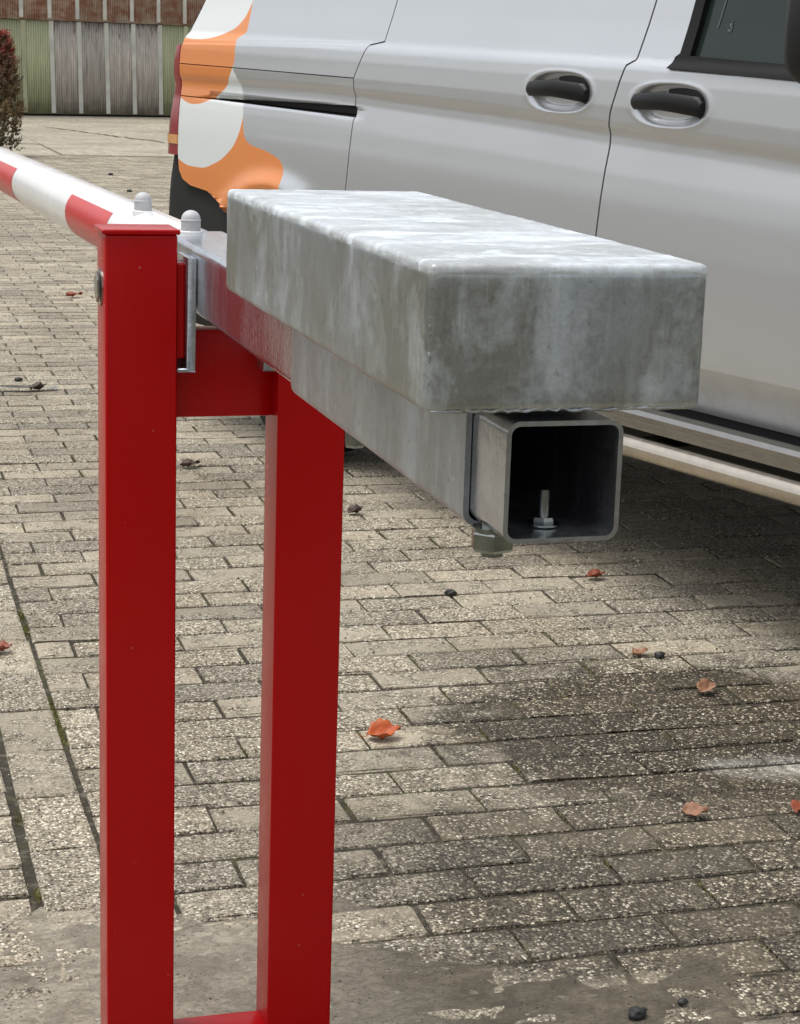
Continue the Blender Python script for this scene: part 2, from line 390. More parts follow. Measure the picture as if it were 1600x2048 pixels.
for k in range(k0, k1):
    yc = YB+(k+.5)*RP
    ph = XJ+(LP_/2 if k % 2 else 0)+LP_/2
    width = 1.6+.42*max(yc+2, 0)
    xa = .085; xb = min(PX1, 1.2+.62*max(yc+2.2, 0)+1.0)
    i0 = math.ceil((xa-ph)/LP_-.5); 
    for i in range(i0, int((xb-ph)/LP_)+1):
        xc = ph+i*LP_
        if xc-LP_/2 < xa-.001:
            # cut half brick at the border: kept only if most of it stays
            if xc+LP_/2-xa < .05: continue
            places.append(((xa+xc+LP_/2)/2, yc, 0., int(rng.integers(8)), (xc+LP_/2-xa)/LP_))
        else: places.append((xc, yc, 0., int(rng.integers(8)), 1.))
# border course laid lengthwise, and the field on its other side
yy = PY0; 
while yy < PY1:
    places.append((.0285, yy+.11, math.pi/2, int(rng.integers(3)), -1.)); yy += .2205
for k in range(k0, k1):
    yc = YB+(k+.5)*RP+.03
    if k % 2: places.append((-.036-LP_/4, yc, 0., int(rng.integers(8)), .5))
    for i in range(11):
        places.append((-.036-.111-i*LP_-(LP_/2 if k % 2 else 0), yc, 0., int(rng.integers(8)), 1.))
def cam_px(x, y, z=0.):
    cm = SC.camera.matrix_world.inverted() @ Vector((x, y, z)); f = 3885.163
    if cm.z > -.05: return None
    return 800+f*cm.x/-cm.z, 1024-f*cm.y/-cm.z, -cm.z
cm_cache = []
for q in places:
    w = cam_px(q[0], q[1])
    cm_cache.append(w)
def hidden(px, py):     # spots wholly behind the counterweight / beam from the photograph
    return (460 < px < 1240 and py < 380+.9*(px-460)*.55)
order = sorted([i for i, w in enumerate(cm_cache) if w and -60 < w[0] < 1660 and 0 < w[1] < 2110 and not hidden(w[0], w[1])], key=lambda i: cm_cache[i][2])
single = set(order[:300])
Vf, Ff, Tf = [], [], []; base = 0
for i, (x, y, rz, var, fr) in enumerate(places):
    zj = float(np.clip(rng.normal(0, .0009), -.002, .002)); tx, ty, tz = rng.normal(0, .0035), rng.normal(0, .003), rng.normal(0, .0045)
    jx, jy = rng.normal(0, .0012), rng.normal(0, .0009)
    if i in single:
        o = bpy.data.objects.new('brick', VMB[var] if fr < 0 else VME[var]); COL.objects.link(o); o.parent = paving
        o.location = (x+jx, y+jy, zj); o.rotation_euler = (tx, ty, rz+tz+(math.pi if rng.random() < .5 else 0))
        if 0 < fr < 1: o.scale = (max((fr*LP_-.007)/(LP_-.007), .1), 1, 1)
    else:
        vf = VARB[var] if fr < 0 else VARI[var]
        a = np.array(vf[0]); 
        if 0 < fr < 1: a = a*[max((fr*LP_-.007)/(LP_-.007), .1), 1, 1]
        c, s = math.cos(rz+tz), math.sin(rz+tz)
        z = a[:, 2]+a[:, 1]*tx-a[:, 0]*ty+zj
        b = np.stack([x+jx+a[:, 0]*c-a[:, 1]*s, y+jy+a[:, 0]*s+a[:, 1]*c, z], 1)
        far = y > 9
        Vf.append(b); Ff.extend([tuple(base+q for q in f) for f in (vf[1] if not far else vf[1][:10])]); Tf.append(np.full(len(b), rng.random())); base += len(b)
me = bpy.data.meshes.new('mesh'); me.from_pydata(np.concatenate(Vf).tolist(), [], Ff); me.update()
at = me.attributes.new('tone', 'FLOAT', 'POINT'); at.data.foreach_set('value', np.concatenate(Tf).astype(np.float32))
link('brick_field', me, M['brick_far'], paving, kind='stuff')

# concrete apron before the shed: slabs with open joints
apron = link('apron', (lambda b: (box(b, -6, 16, 20.95, 45, -.058, -.03), finish(b))[1])(bmesh.new()), M['joint'], kind='structure')
ysl = [20.98, 23.6, 27.9, 32.2, 36.5]
xsl = [-5, -1.4, 2.3, 6.0, 9.7, 13.4]
for a, b in zip(ysl, ysl[1:]):
    for c, d in zip(xsl, xsl[1:]):
        bm = bmesh.new(); box(bm, c+.012, d-.012, a+.02, b-.02, -.029, float(rng.normal(-.002, .004)), .008, 1)
        part('concrete_slab', bm, M['concrete'], apron)
# a crack with a raised lip across one slab
bm = bmesh.new(); pts = []
for t in np.linspace(0, 1, 26):
    pts.append((2.9+1.15*t+.02*rng.normal(), 29.3-4.6*t+.10*rng.normal()))
for i in range(len(pts)-1):
    (x0, y0), (x1, y1) = pts[i], pts[i+1]; w = .018+.012*rng.random()
    bm.faces.new([bm.verts.new(v) for v in ((x0-w, y0, .006), (x0+w, y0, .006), (x1+w, y1, .006), (x1-w, y1, .006))])
bmesh.ops.remove_doubles(bm, verts=bm.verts, dist=.0005)
part('crack', bm, M['joint'], apron)

# cement slurry left round the post feet: an uneven film that drowns the joints
def slurry():
    n, m = 330, 230
    X, Y = np.meshgrid(np.linspace(-.55, 1.45, n), np.linspace(-.55, .85, m))
    r1 = np.sqrt(((X-.20)/.42)**2+((Y-.13)/.43)**2); r2 = np.sqrt(((X-.52)/.42)**2+((Y+.12)/.32)**2); r3 = np.sqrt(((X-.78)/.10)**2+((Y-.372)/.022)**2)
    r4 = np.sqrt(((X-.90)/.30)**2+((Y-.05)/.13)**2); r5 = np.sqrt(((X+.25)/.32)**2+((Y-.10)/.45)**2)
    f = np.maximum.reduce([1-r1, 1-r2, (1-r3)*.28, (1-r4)*.25, 1-r5])
    f = f*.8+.95*(fbm(X*5, Y*9, 5, 5)-.5)+.30*(fbm(X*24, Y*34, 9, 3)-.5)
    Z = -.0085+.0112*sstep(-.25, .55, f)+.0046*(fbm(X*16, Y*26, 21, 4)-.5)*sstep(-.2, .3, f)+.0030*(fbm(X*70, Y*90, 33, 3)-.5)
    keep = Z > -.0075
    idx = -np.ones(X.shape, int); q = np.argwhere(keep); idx[keep] = np.arange(len(q))
    v = np.stack([X[keep], Y[keep], Z[keep]], 1).tolist(); F = []
    k = keep[:-1, :-1] & keep[1:, :-1] & keep[:-1, 1:] & keep[1:, 1:]
    for j, i in np.argwhere(k): F.append((idx[j, i], idx[j, i+1], idx[j+1, i+1], idx[j+1, i]))
    me = bpy.data.meshes.new('mesh'); me.from_pydata(v, [], [tuple(int(a) for a in f) for f in F]); me.update()
    for p in me.polygons: p.use_smooth = True
    g = NT('cement_slurry'); p = g.pos(); a = g.noise(p, 30, 7, .68, .5); b = g.noise(p, 210, 4, .7); w = g.noise(g.scale(p, (1, 1.8, 1)), 5, 5, .6, 1.2)
    c = g.mix(a, (.27, .24, .185), (.46, .42, .34)); c = g.mix(1., c, g.ramp(w, ((.34, (.62, .59, .55)), (.60, (1.08, 1.06, 1.02)))), 'MULTIPLY')
    rip = g.noise(g.scale(p, (1, 1.5, 1)), 55, 6, .72, 1.4); big = g.noise(p, 11, 5, .65, .8)
    c = g.mix(1., c, g.ramp(rip, ((.36, .62), (.56, 1.08))), 'MULTIPLY')
    c = g.mix(g.ramp(big, ((.50, 0.), (.64, .7))), c, g.mix(a, (.13, .108, .075), (.25, .215, .16)))
    grit = g.voro(p, 120.); gm = g.math('MULTIPLY', g.math('LESS_THAN', grit.outputs['Distance'], .22), g.ramp(g.noise(p, 12, 3), ((.42, 0.), (.60, 1.))))
    c = g.mix(gm, c, (.07, .065, .055))
    lime = g.math('MULTIPLY', g.ramp(g.noise(g.scale(p, (1, 2.2, 1)), 24, 4, .6, .6), ((.66, 0.), (.70, 1.))), .75)
    c = g.mix(lime, c, (.66, .64, .58))
    sx = g.n('SeparateXYZ'); g.t.links.new(p, sx.inputs[0])
    dmp = g.ramp(g.math('ADD', sx.outputs[0], g.math('MULTIPLY', g.math('SUBTRACT', w, .5), .5)), ((.28, 0.), (.46, 1.)))
    c = g.mix(1., c, g.mix(dmp, (1, 1, 1), (.42, .39, .345)), 'MULTIPLY')
    g.set(Base_Color=c, Roughness=g.math('ADD', .48, g.math('MULTIPLY', w, .4)), Normal=g.bump(g.math('ADD', g.math('ADD', a, g.math('MULTIPLY', b, .45)), g.math('MULTIPLY', rip, .9)), 1., .006))
    link('cement_residue', me, g.m, kind='stuff', label='dried grey cement slurry smeared over the bricks round the post feet', category='cement')
slurry()

# moss tufts in the joints (uncountable)
def moss():
    v, f = [], []; g0 = 0
    spots = []
    cand = [q for q, w in zip(places, cm_cache) if w and -40 < w[0] < 1640 and 560 < w[1] < 2060 and q[4] >= 0]
    for q in cand:
        if fbm(np.array(q[0]*2.1), np.array(q[1]*2.1), 77, 3) > .44 and rng.random() < .7:
            spots.append((q[0]+LP_/2, q[1]+rng.uniform(-.03, .03), .05))
            if rng.random() < .35: spots.append((q[0]+rng.uniform(-.09, .09), q[1]+RP/2, .03))
    for y in np.arange(-.1, 2.2, .012):
        if fbm(np.array(3.3), np.array(y*4.), 91, 3) > .56: spots.append((.0825, y, .035))
        if y < 1.5 and fbm(np.array(8.3), np.array(y*4.), 97, 3) > .60: spots.append((-.028, y, .035))
    for (x, y, sp) in spots:
        for _ in range(26):
            ax = x+rng.normal(0, .0022 if sp > .04 else .0036); ay = y+rng.normal(0, sp*.4)
            if sp == .03: ax = x+rng.normal(0, .02); ay = y+rng.normal(0, .0012)
            h = rng.uniform(.002, .0065); w = rng.uniform(.0012, .0026); t = rng.uniform(0, 6.28); l = rng.normal(0, .003, 2)
            c, s = math.cos(t)*w, math.sin(t)*w
            v += [(ax-c, ay-s, -.007), (ax+c, ay+s, -.007), (ax+l[0], ay+l[1], -.004+h)]; f.append((g0, g0+1, g0+2)); g0 += 3
    me = bpy.data.meshes.new('mesh'); me.from_pydata(v, [], f); me.update()
    g = NT('moss_green'); n = g.noise(g.pos(), 40, 3)
    g.set(Base_Color=g.mix(n, (.085, .085, .022), (.26, .25, .075)), Roughness=.9)
    link('moss', me, g.m, kind='stuff', label='green moss growing in the joints between the bricks', category='moss')
moss()

# loose grit on the bricks (uncountable)
def grit():
    v, f = [], []; g0 = 0
    for k in range(2600):
        x = rng.uniform(-.2, 2.4); y = rng.uniform(-.05, 3.8); s = rng.uniform(.0008, .0024)*(1+.12*y); c = rng.normal(0, .3, (6, 3))+np.array([[1, 0, 0], [-1, 0, 0], [0, 1, 0], [0, -1, 0], [0, 0, .8], [0, 0, -.8]])
        for p in c: v.append((x+p[0]*s, y+p[1]*s, .003+p[2]*s))
        for a, b in ((0, 2), (2, 1), (1, 3), (3, 0)): f += [(g0+a, g0+b, g0+4), (g0+b, g0+a, g0+5)]
        g0 += 6
    me = bpy.data.meshes.new('mesh'); me.from_pydata(v, [], f); me.update()
    g = NT('loose_grit'); n = g.noise(g.pos(), 60, 3); g.set(Base_Color=g.ramp(n, ((.35, (.03, .027, .02)), (.5, (.20, .17, .12)), (.65, (.58, .54, .45)))), Roughness=.9)
    link('grit', me, g.m, kind='stuff', label='fine loose grit scattered over the brick pavement', category='grit')
grit()

# ================================================================== SHED
def shed():
    ang = math.atan2(.27, .963); base = (3.0, 34.14, 0)
    root = empty('shed', base, ang, label='weathered shed of green, grey and rusty corrugated sheets behind the yard', category='shed')
    def sheet_mat(name, cols, rust):
        g = NT(name); p = g.obj(); rn = g.n('ObjectInfo').outputs['Random']
        a = g.noise(g.scale(p, (6, 1, .55)), 3.2, 6, .65, .4); b = g.noise(g.scale(p, (1, 1, 1.6)), 4.5, 6, .66)
        sep = g.n('SeparateXYZ'); g.t.links.new(p, sep.inputs[0])
        c = g.mix(g.ramp(a, ((.35, 0.), (.65, 1.))), cols[0], cols[1])
        c = g.mix(1., c, g.ramp(rn, ((0, .85), (1, 1.1))), 'MULTIPLY')
        if rust > .5:
            c = g.mix(g.ramp(b, ((.42, 0.), (.60, .85))), c, (.33, .14, .09)); c = g.mix(g.ramp(g.noise(p, 2.2, 5), ((.52, 0.), (.64, .8))), c, (.58, .54, .47))
        else:
            top = g.ramp(g.math('ADD', sep.outputs[2], g.math('MULTIPLY', g.math('SUBTRACT', a, .5), 1.1)), ((.55, 0.), (.62, rust), (1., rust)))
            drip = g.ramp(g.math('ADD', g.math('MULTIPLY', sep.outputs[2], .55), g.math('MULTIPLY', g.math('SUBTRACT', a, .5), 1.5)), ((.86, 0.), (1., rust*2)))
            c = g.mix(drip, c, (.14, .085, .065))
            foot = g.ramp(g.math('ADD', sep.outputs[2], g.math('MULTIPLY', g.math('SUBTRACT', b, .5), .5)), ((0., .75), (.32, 0.)))
            c = g.mix(foot, c, (.15, .13, .07))
        return g.set(Base_Color=c, Roughness=.85)
    mg = sheet_mat('green_sheet', ((.40, .42, .27), (.52, .53, .36)), .06); ms = sheet_mat('grey_sheet', ((.40, .365, .34), (.66, .62, .55)), .42); mr = sheet_mat('rusty_sheet', ((.42, .29, .23), (.60, .47, .40)), 1.)
    mb = simple('batten_zinc', (.60, .60, .54), .6, 0., .25, 4)
    PW = .535
    def sheet(name, x0, x1, z0, z1, y, mat, pitch=.0446, amp=.015):
        n = int((x1-x0)/pitch*8); v = []; f = []
        for i in range(n+1):
            x = x0+(x1-x0)*i/n; yy = y+amp*math.sin(2*math.pi*x/pitch)
            v += [(x, yy, z0), (x, yy, z1)]
        for i in range(n): f.append((2*i, 2*i+2, 2*i+3, 2*i+1))
        me = bpy.data.meshes.new('mesh'); me.from_pydata(v, [], f); me.update()
        for p in me.polygons: p.use_smooth = True
        o = link(name, me, mat, root)
        md = o.modifiers.new('thickness', 'SOLIDIFY'); md.thickness = .002
    lows = {-2: mg, -1: mg, 0: mg, 1: ms, 2: ms, 3: ms, 4: ms, 5: mg, 6: mg, 7: ms, 8: ms, 9: mg}
    for k in range(-6, 12):
        x0 = .627+(k-1)*PW
        sheet('lower_sheet', x0+.002, x0+PW-.002, .045, 1.78, .02, lows.get(k, mg))
        xu = .03+(k-0)*PW
        sheet('upper_sheet', xu-.002+.004, xu+PW-.002, 1.70, 3.6, -.02, mr)
        bm = bmesh.new(); lean = rng.normal(0, .006); box(bm, x0-.042, x0+.042, -.004, .012, .06, 1.69, .004, 1)
        for v in bm.verts: v.co.x += lean*(v.co.z-.9)-.02*(v.co.z-.9)
        part('batten', bm, mb if k in (1, 2, 3, 4, 5) else mg, root)
        bm = bmesh.new(); box(bm, xu-.036, xu+.036, -.05, -.032, 1.73, 3.55, .004, 1)
        for v in bm.verts: v.co.x += -.012*(v.co.z-1.7)
        part('batten', bm, mb, root)
    bm = bmesh.new(); box(bm, -3, 7.4, .06, 6, -.05, 3.58); part('frame', bm, M['dark'], root)
    bm = bmesh.new()
    vs = [bm.verts.new(c) for c in ((-3.3, -.35, 3.55), (7.7, -.35, 3.55), (7.7, 3, 4.9), (-3.3, 3, 4.9), (7.7, 6.3, 3.55), (-3.3, 6.3, 3.55))]
    bm.faces.new(vs[:4]); bm.faces.new((vs[3], vs[2], vs[4], vs[5])); bmesh.ops.solidify(bm, geom=bm.faces[:], thickness=.05)
    part('roof', bm, mr, root, smooth=False)
shed()

# ================================================================== SHRUB
def shrub():
    bx, by = 1.36, 20.4
    root = empty('conifer_shrub', (bx, by, 0), 0, label='rusty brown and red upright conifer shrub before the green shed sheets', category='shrub')
    bm = bmesh.new(); cyl(bm, (0, 0, -.04), (.02, 0, .75), .045, .02, 10); cyl(bm, (0, 0, .3), (.16, .05, .9), .02, .008, 8); cyl(bm, (0, 0, .35), (-.15, -.06, .95), .02, .008, 8)
    part('trunk', bm, simple('shrub_bark', (.06, .04, .03), .9), root)
    v, f, cv = [], [], []; g0 = 0
    for k in range(1500):
        h = rng.random()**.8; z = .04+1.28*h
        rad = .38*(1-h)**.55+.05; t = rng.uniform(0, 6.283); q = rad*math.sqrt(rng.uniform(.12, 1.))
        if h < .12: q *= .9
        c0 = np.array([q*math.cos(t)*1.0+.16*h, q*math.sin(t), z]); d = np.array([math.cos(t)*.55, math.sin(t)*.55, .9+rng.normal(0, .3)]); d += rng.normal(0, .28, 3); d /= np.linalg.norm(d)
        L = rng.uniform(.06, .13); tone = np.clip(h+rng.normal(0, .13), 0, 1)
        for j in range(9):
            a = c0+d*L*j/9; s = rng.normal(0, 1, 3); s -= d*(s@d); s /= np.linalg.norm(s); n2 = np.cross(d, s)
            lw = .013*(1.2-j/9); tip = a+(d*.7+s*.75)*.042
            v += [tuple(a-n2*lw), tuple(a+n2*lw), tuple(tip)]; f.append((g0, g0+1, g0+2)); cv += [tone]*3; g0 += 3
    me = bpy.data.meshes.new('mesh'); me.from_pydata(v, [], f); me.update()
    at = me.attributes.new('tone', 'FLOAT', 'POINT'); at.data.foreach_set('value', np.array(cv, np.float32))
    g = NT('shrub_foliage'); a = g.n('Attribute', attribute_name='tone').outputs['Fac']; n = g.noise(g.pos(), 30, 2)
    c = g.ramp(a, ((0, (.060, .055, .030)), (.35, (.12, .085, .035)), (.6, (.10, .062, .035)), (.85, (.11, .055, .034)), (.95, (.22, .035, .022)), (1, (.28, .035, .022))))
    g.set(Base_Color=g.mix(1., c, g.ramp(n, ((.3, .9), (.7, 2.2))), 'MULTIPLY'), Roughness=.8)
    link('foliage', me, g.m, root, label='brown sprays turning red at the top')
shrub()

# ================================================================== VAN
BELT = ([0, .478, .961, 1.381, 1.838, 2.261, 2.579, 2.883, 5], [1.122, 1.117, 1.111, 1.092, 1.075, 1.054, 1.041, 1.026, .93])
PROF = ([.30, .44, .50, .545, .560, .60, .70, .80, .90, .96, 1.00, 1.025, 1.048, 1.060, 1.075, 1.11, 1.17, 1.198, 1.208, 1.222, 1.238, 1.30, 1.45, 1.60, 1.72, 1.80],
        [-.095, -.058, -.031, -.0045, .003, .005, .0075, .008, .005, .001, -.0035, -.0065, -.0065, -.0015, .002, .004, .002, -.001, -.005, -.016, -.020, -.034, -.062, -.098, -.132, -.20])
HANDLES = ((2.075, 1.128, .122, .046), (2.473, 1.111, .124, .046))
WC = (.70, .345)
def out(s, z):
    s = np.asarray(s, float); z = np.asarray(z, float)
    b = np.interp(s, *BELT)-1.06
    rz = 1.251-.0212*(s-.487)-1.225
    w = np.interp(z, [.70, .98, 1.09, 1.17], [0, 1, 1, 0]); w2 = np.interp(z, [1.09, 1.17, 1.27, 1.45], [0, 1, 1, 0])
    o = np.interp(z-b*w-rz*w2, *PROF)
    # rear corner and front taper in plan
    r = .09; t = np.clip(r-s, 0, r*.985); o = o-(r-np.sqrt(r*r-t*t))
    o = o-.32*np.clip((s-3.9)/1.1, 0, 1)**2.2
    # arch flare
    for cs in (WC[0], 3.98):
        rr = np.hypot(s-cs, z-WC[1]); o = o+.018*np.exp(-((rr-.475)/.03)**2)*(z < .90)
    # rolled lip below the door rail
    lip = (s > .262) & (s < 1.16) & (z > 1.022) & (z < 1.062)
    o = np.where(lip, o-.8*np.clip(z-(1.0475-.0239*(s-.267)), 0, .009), o)
    # handle bowls
    for hs, hz, ha, hb in HANDLES:
        e = (np.abs((s-hs)/ha)**2.5+np.abs((z-hz)/hb)**2.5)**(1/2.5)
        o = o-.017*(1-sstep(.62, 1.02, e))+.0012*np.exp(-((e-1.06)/.06)**2)
    # pressed blank window panels above the waist
    return o*np.where(z < 1.19, 1., 1.)
def inset(poly, d):
    n = len(poly); P = [Vector(p) for p in poly]
    if sum(P[i].x*P[(i+1) % n].y-P[(i+1) % n].x*P[i].y for i in range(n)) < 0: P.reverse()
    res = []
    for i in range(n):
        a, b, c = P[i-1], P[i], P[(i+1) % n]; e1 = (b-a).normalized(); e2 = (c-b).normalized()
        n1 = Vector((-e1.y, e1.x)); n2 = Vector((-e2.y, e2.x)); m = (n1+n2)
        k = d/max(.35, 1+n1.dot(n2)); res.append(b+m*k)
    return [(p.x, p.y) for p in res]
def panel(name, poly, mat, parent, gap=.0028, rim=.014, lift=0., ds=.06, dz=.012, scuts=(), zcuts=(), **props):
    bm = bmesh.new(); q = inset(poly, gap)
    f = bm.faces.new([bm.verts.new((a, b, 0)) for a, b in q])
    bmesh.ops.triangulate(bm, faces=[f])
    s0, s1 = min(a for a, _ in q), max(a for a, _ in q); z0, z1 = min(b for _, b in q), max(b for _, b in q)
    for c in sorted(set(list(np.arange(s0+ds/2, s1, ds))+[c for c in scuts if s0 < c < s1])):
        bmesh.ops.bisect_plane(bm, geom=bm.verts[:]+bm.edges[:]+bm.faces[:], plane_co=(c, 0, 0), plane_no=(1, 0, 0))
    for c in sorted(set([c for c in list(np.arange(.44, .95, dz))+list(np.arange(.95, 1.30, min(dz, .006)))+list(np.arange(1.3, 1.8, .03)) if z0 < c < z1]+[c for c in zcuts if z0 < c < z1])):
        bmesh.ops.bisect_plane(bm, geom=bm.verts[:]+bm.edges[:]+bm.faces[:], plane_co=(0, c, 0), plane_no=(0, 1, 0))
    bmesh.ops.dissolve_limit(bm, angle_limit=.001, verts=[], edges=[e for e in bm.edges if False])
    uvl = bm.loops.layers.uv.new('side')
    co = np.array([v.co[:2] for v in bm.verts]); oo = out(co[:, 0], co[:, 1])+lift
    for f in bm.faces:
        for l in f.loops: l[uvl].uv = (l.vert.co.x, l.vert.co.y)
    for v, o, c in zip(bm.verts, oo, co): v.co = Vector((c[0], -o, c[1]))
    bound = [e for e in bm.edges if e.is_boundary]
    for f in bm.faces: f.smooth = True
    if rim:
        r = bmesh.ops.extrude_edge_only(bm, edges=bound)
        for v in [g for g in r['geom'] if isinstance(g, bmesh.types.BMVert)]: v.co.y += rim
        for e in bound: e.smooth = False
    # outward is -y
    bmesh.ops.recalc_face_normals(bm, faces=bm.faces)
    big = max(bm.faces, key=lambda f: f.calc_area())
    if big.normal.y > 0: bmesh.ops.reverse_faces(bm, faces=bm.faces[:])
    me = bpy.data.meshes.new('mesh'); bm.to_mesh(me); bm.free()
    return link(name, me, mat, parent, **props)

def van():
    root = empty('parked_van', (.773, 4.2557, 0), math.atan2(-.9593, .2826), label='silver delivery van with orange and white graphics on its rear quarter', category='van')
    arch = lambda cs, r, a0, a1, n=14: [(cs+r*math.cos(R(a0+(a1-a0)*i/n)), WC[1]+r*math.sin(R(a0+(a1-a0)*i/n))) for i in range(n+1)]
    RE = .066
    # --- near side panels (polygons in length s / height z)
    panel('upper_quarter_panel', [(RE+.008, 1.157), (.48, 1.150), (1.147, 1.137), (1.205, 1.226), (1.269, 1.236), (1.288, 1.342), (1.35, 1.78), (.30, 1.78), (.169, 1.351), (.114, 1.26), (.079, 1.2)], M['van'], root,
          zcuts=(1.205, 1.212, 1.22, 1.232, 1.24), scuts=(.08, .09, .1, .115, .13), gap=.0014)
    panel('rail_band_panel', [(RE, 1.0575), (.267, 1.0545), (.274, 1.077), (1.1445, 1.062), (1.147, 1.137), (.48, 1.150), (RE+.008, 1.157)], M['van'], root, dz=.006, scuts=(.08, .09, .1, .115, .13), gap=.0014)
    a = arch(WC[0], .472, 14, 117)
    panel('lower_quarter_panel', [(RE, 1.0575), (.267, 1.0545), (1.1445, 1.0335), (1.137, .95), (1.125, .837)]+[(1.118, .60), (1.214, .459)]+a+[(.40, .763), (.28, .770), (.168, .779), (.110, .796), (.085, .824), (RE, .886)], M['van'], root, dz=.010, zcuts=(1.028, 1.03, 1.033, 1.036, 1.04, 1.045, 1.05), scuts=(.08, .09, .1, .115, .13), gap=.0018)
    fs = [c for h in HANDLES[:1] for c in np.arange(h[0]-.15, h[0]+.15, .006)]; fz = [c for c in np.arange(1.05, 1.19, .006)]
    panel('sliding_door', [(1.216, .447), (2.24, .447), (2.249, .817), (2.258, .926), (2.265, 1.005), (2.2655, 1.06), (2.271, 1.088), (2.29, 1.138), (2.311, 1.193), (2.332, 1.205), (2.356, 1.333), (2.43, 1.76), (1.35, 1.76), (1.288, 1.342), (1.269, 1.236), (1.205, 1.226), (1.147, 1.137), (1.1445, 1.0335), (1.137, .95), (1.125, .837), (1.118, .60)], M['van'], root, scuts=fs, zcuts=list(fz)+[.541, .545, .549, .553, .557, .561, .566])
    fs = [c for h in HANDLES[1:] for c in np.arange(h[0]-.15, h[0]+.15, .006)]
    panel('front_door', [(2.246, .447), (3.42, .447), (3.50, .9), (3.44, 1.12), (3.40, 1.155), (2.90, 1.172), (2.457, 1.191), (2.461, 1.212), (2.478, 1.222), (2.493, 1.332), (2.58, 1.74), (2.43, 1.76), (2.356, 1.333), (2.332, 1.205), (2.311, 1.193), (2.29, 1.138), (2.271, 1.088), (2.2655, 1.06), (2.265, 1.005), (2.258, .926), (2.249, .817)], M['van'], root, scuts=fs, zcuts=list(fz)+[.541, .545, .549, .553, .557, .561, .566])
    panel('front_wing', [(3.42, .447), (3.515, .450)]+arch(3.98, .472, 165, 15)+[(4.46, .455), (4.80, .55), (4.82, .885), (4.62, 1.02), (4.33, 1.10), (3.44, 1.12), (3.50, .9)], M['van'], root)
    panel('pillar_panel', [(3.40, 1.158), (3.44, 1.122), (4.33, 1.102), (3.88, 1.52), (3.42, 1.80), (2.45, 1.80), (2.46, 1.762), (2.58, 1.742), (3.04, 1.722), (3.12, 1.68)], M['van'], root, gap=.002, ds=.05)
    # --- window: rubber frame, glass
    fr = panel('window_frame', [(2.457, 1.189), (2.90, 1.170), (3.40, 1.153), (3.42, 1.18), (2.95, 1.198), (2.478, 1.218)], M['rubber'], root, gap=0, lift=.008, dz=.006)
    panel('window_frame', [(2.478, 1.214), (2.512, 1.212), (2.524, 1.332), (2.61, 1.70), (2.58, 1.73), (2.493, 1.332)], M['rubber'], root, gap=0, lift=.006, dz=.03)
    panel('window_frame', [(2.585, 1.70), (3.05, 1.69), (3.05, 1.73), (2.58, 1.735)], M['rubber'], root, gap=0, lift=.006, dz=.03)
    panel('side_window', [(2.505, 1.195), (3.40, 1.165), (3.10, 1.68), (3.0, 1.71), (2.60, 1.715), (2.52, 1.332)], M['glass'], root, gap=0, lift=-.008, dz=.02)
    # faint etched mark and sticker on the glass
    et = simple('etched_mark', (.06, .078, .074), .5)
    panel('glass_mark', [(2.564, 1.275), (2.569, 1.275), (2.584, 1.36), (2.579, 1.36)], et, root, gap=0, rim=0, lift=-.0065, dz=.01)
    hook = [(2.606+.0, 1.293), (2.610, 1.293), (2.613, 1.278), (2.611, 1.270), (2.605, 1.267), (2.599, 1.271), (2.600, 1.274), (2.605, 1.271), (2.609, 1.273)]
    panel('glass_mark', hook, et, root, gap=0, rim=0, lift=-.0065, dz=.01)
    # --- handles: bar + dark insert in the bowl
    for hs, hz, ha, hb in HANDLES:
        bm = bmesh.new(); n = 20; rings = []
        for i in range(n+1):
            t = i/n; s = hs-ha*.96+ha*1.90*t
            zc = hz+.004+.004*math.sin(math.pi*t)-.010*max(0, t-.5)
            hh = (.0175+.004*t)*min(1, (t/.06+.35)**.5)*min(1, ((1-t)/.05+.25)**.5); th = .010*min(1, (t/.06+.35)**.5)
            bow = .010+.014*math.sin(math.pi*min(max(t, 0), 1))
            o0 = float(np.interp(hz, PROF[0], PROF[1]))+bow-.006
            rings.append([bm.verts.new((s, -(o0+th*math.cos(a)), zc+hh*math.sin(a))) for a in [2*math.pi*k/14 for k in range(14)]])
        for A, B in zip(rings, rings[1:]):
            for k in range(14): bm.faces.new((A[k], A[(k+1) % 14], B[(k+1) % 14], B[k]))
        bm.faces.new(rings[0][::-1]); bm.faces.new(rings[-1])
        h = part('door_handle', bm, M['blackpl'], root)
        # insert fills the forward upper part of the bowl
        pts = [(hs-.02, hz+.008), (hs-.018, hz+.041)]
        for k in range(9):
            a_ = R(80-110*k/8); pts.append((hs+ha*.95*abs(math.cos(a_))**.8, hz+hb*.95*math.copysign(abs(math.sin(a_))**.8, math.sin(a_))))
        pts += [(hs+ha*.55, hz-.012), (hs+.01, hz-.004)]
        bm = bmesh.new(); o0 = float(np.interp(hz, PROF[0], PROF[1]))-.014
        F = bm.faces.new([bm.verts.new((a_, -(o0+.016*max(0, (a_-hs)/ha)), b_)) for a_, b_ in pts]); r = bmesh.ops.extrude_face_region(bm, geom=[F])
        for v in [g for g in r['geom'] if isinstance(g, bmesh.types.BMVert)]: v.co.y += .02
        part('handle_insert', bm, M['blackpl'], h)
    # --- sliding door rail: recessed channel with a lip
    bm = bmesh.new()
    for s0, s1 in ((.262, 1.150),):
        n = 24
        prof = [(-.002, 1.092), (-.055, 1.084), (-.055, 1.052), (-.030, 1.050), (-.030, 1.042), (-.052, 1.040), (-.052, 1.020)]
        V_ = []
        for i in range(n+1):
            s = s0+(s1-s0)*i/n; dz = -.0175*(s-.27); V_.append([bm.verts.new((s, -(o if k else -.024), z+dz)) for k, (o, z) in enumerate(prof)])
        for A, B in zip(V_, V_[1:]):
            for k in range(len(prof)-1): bm.faces.new((A[k], B[k], B[k+1], A[k+1]))
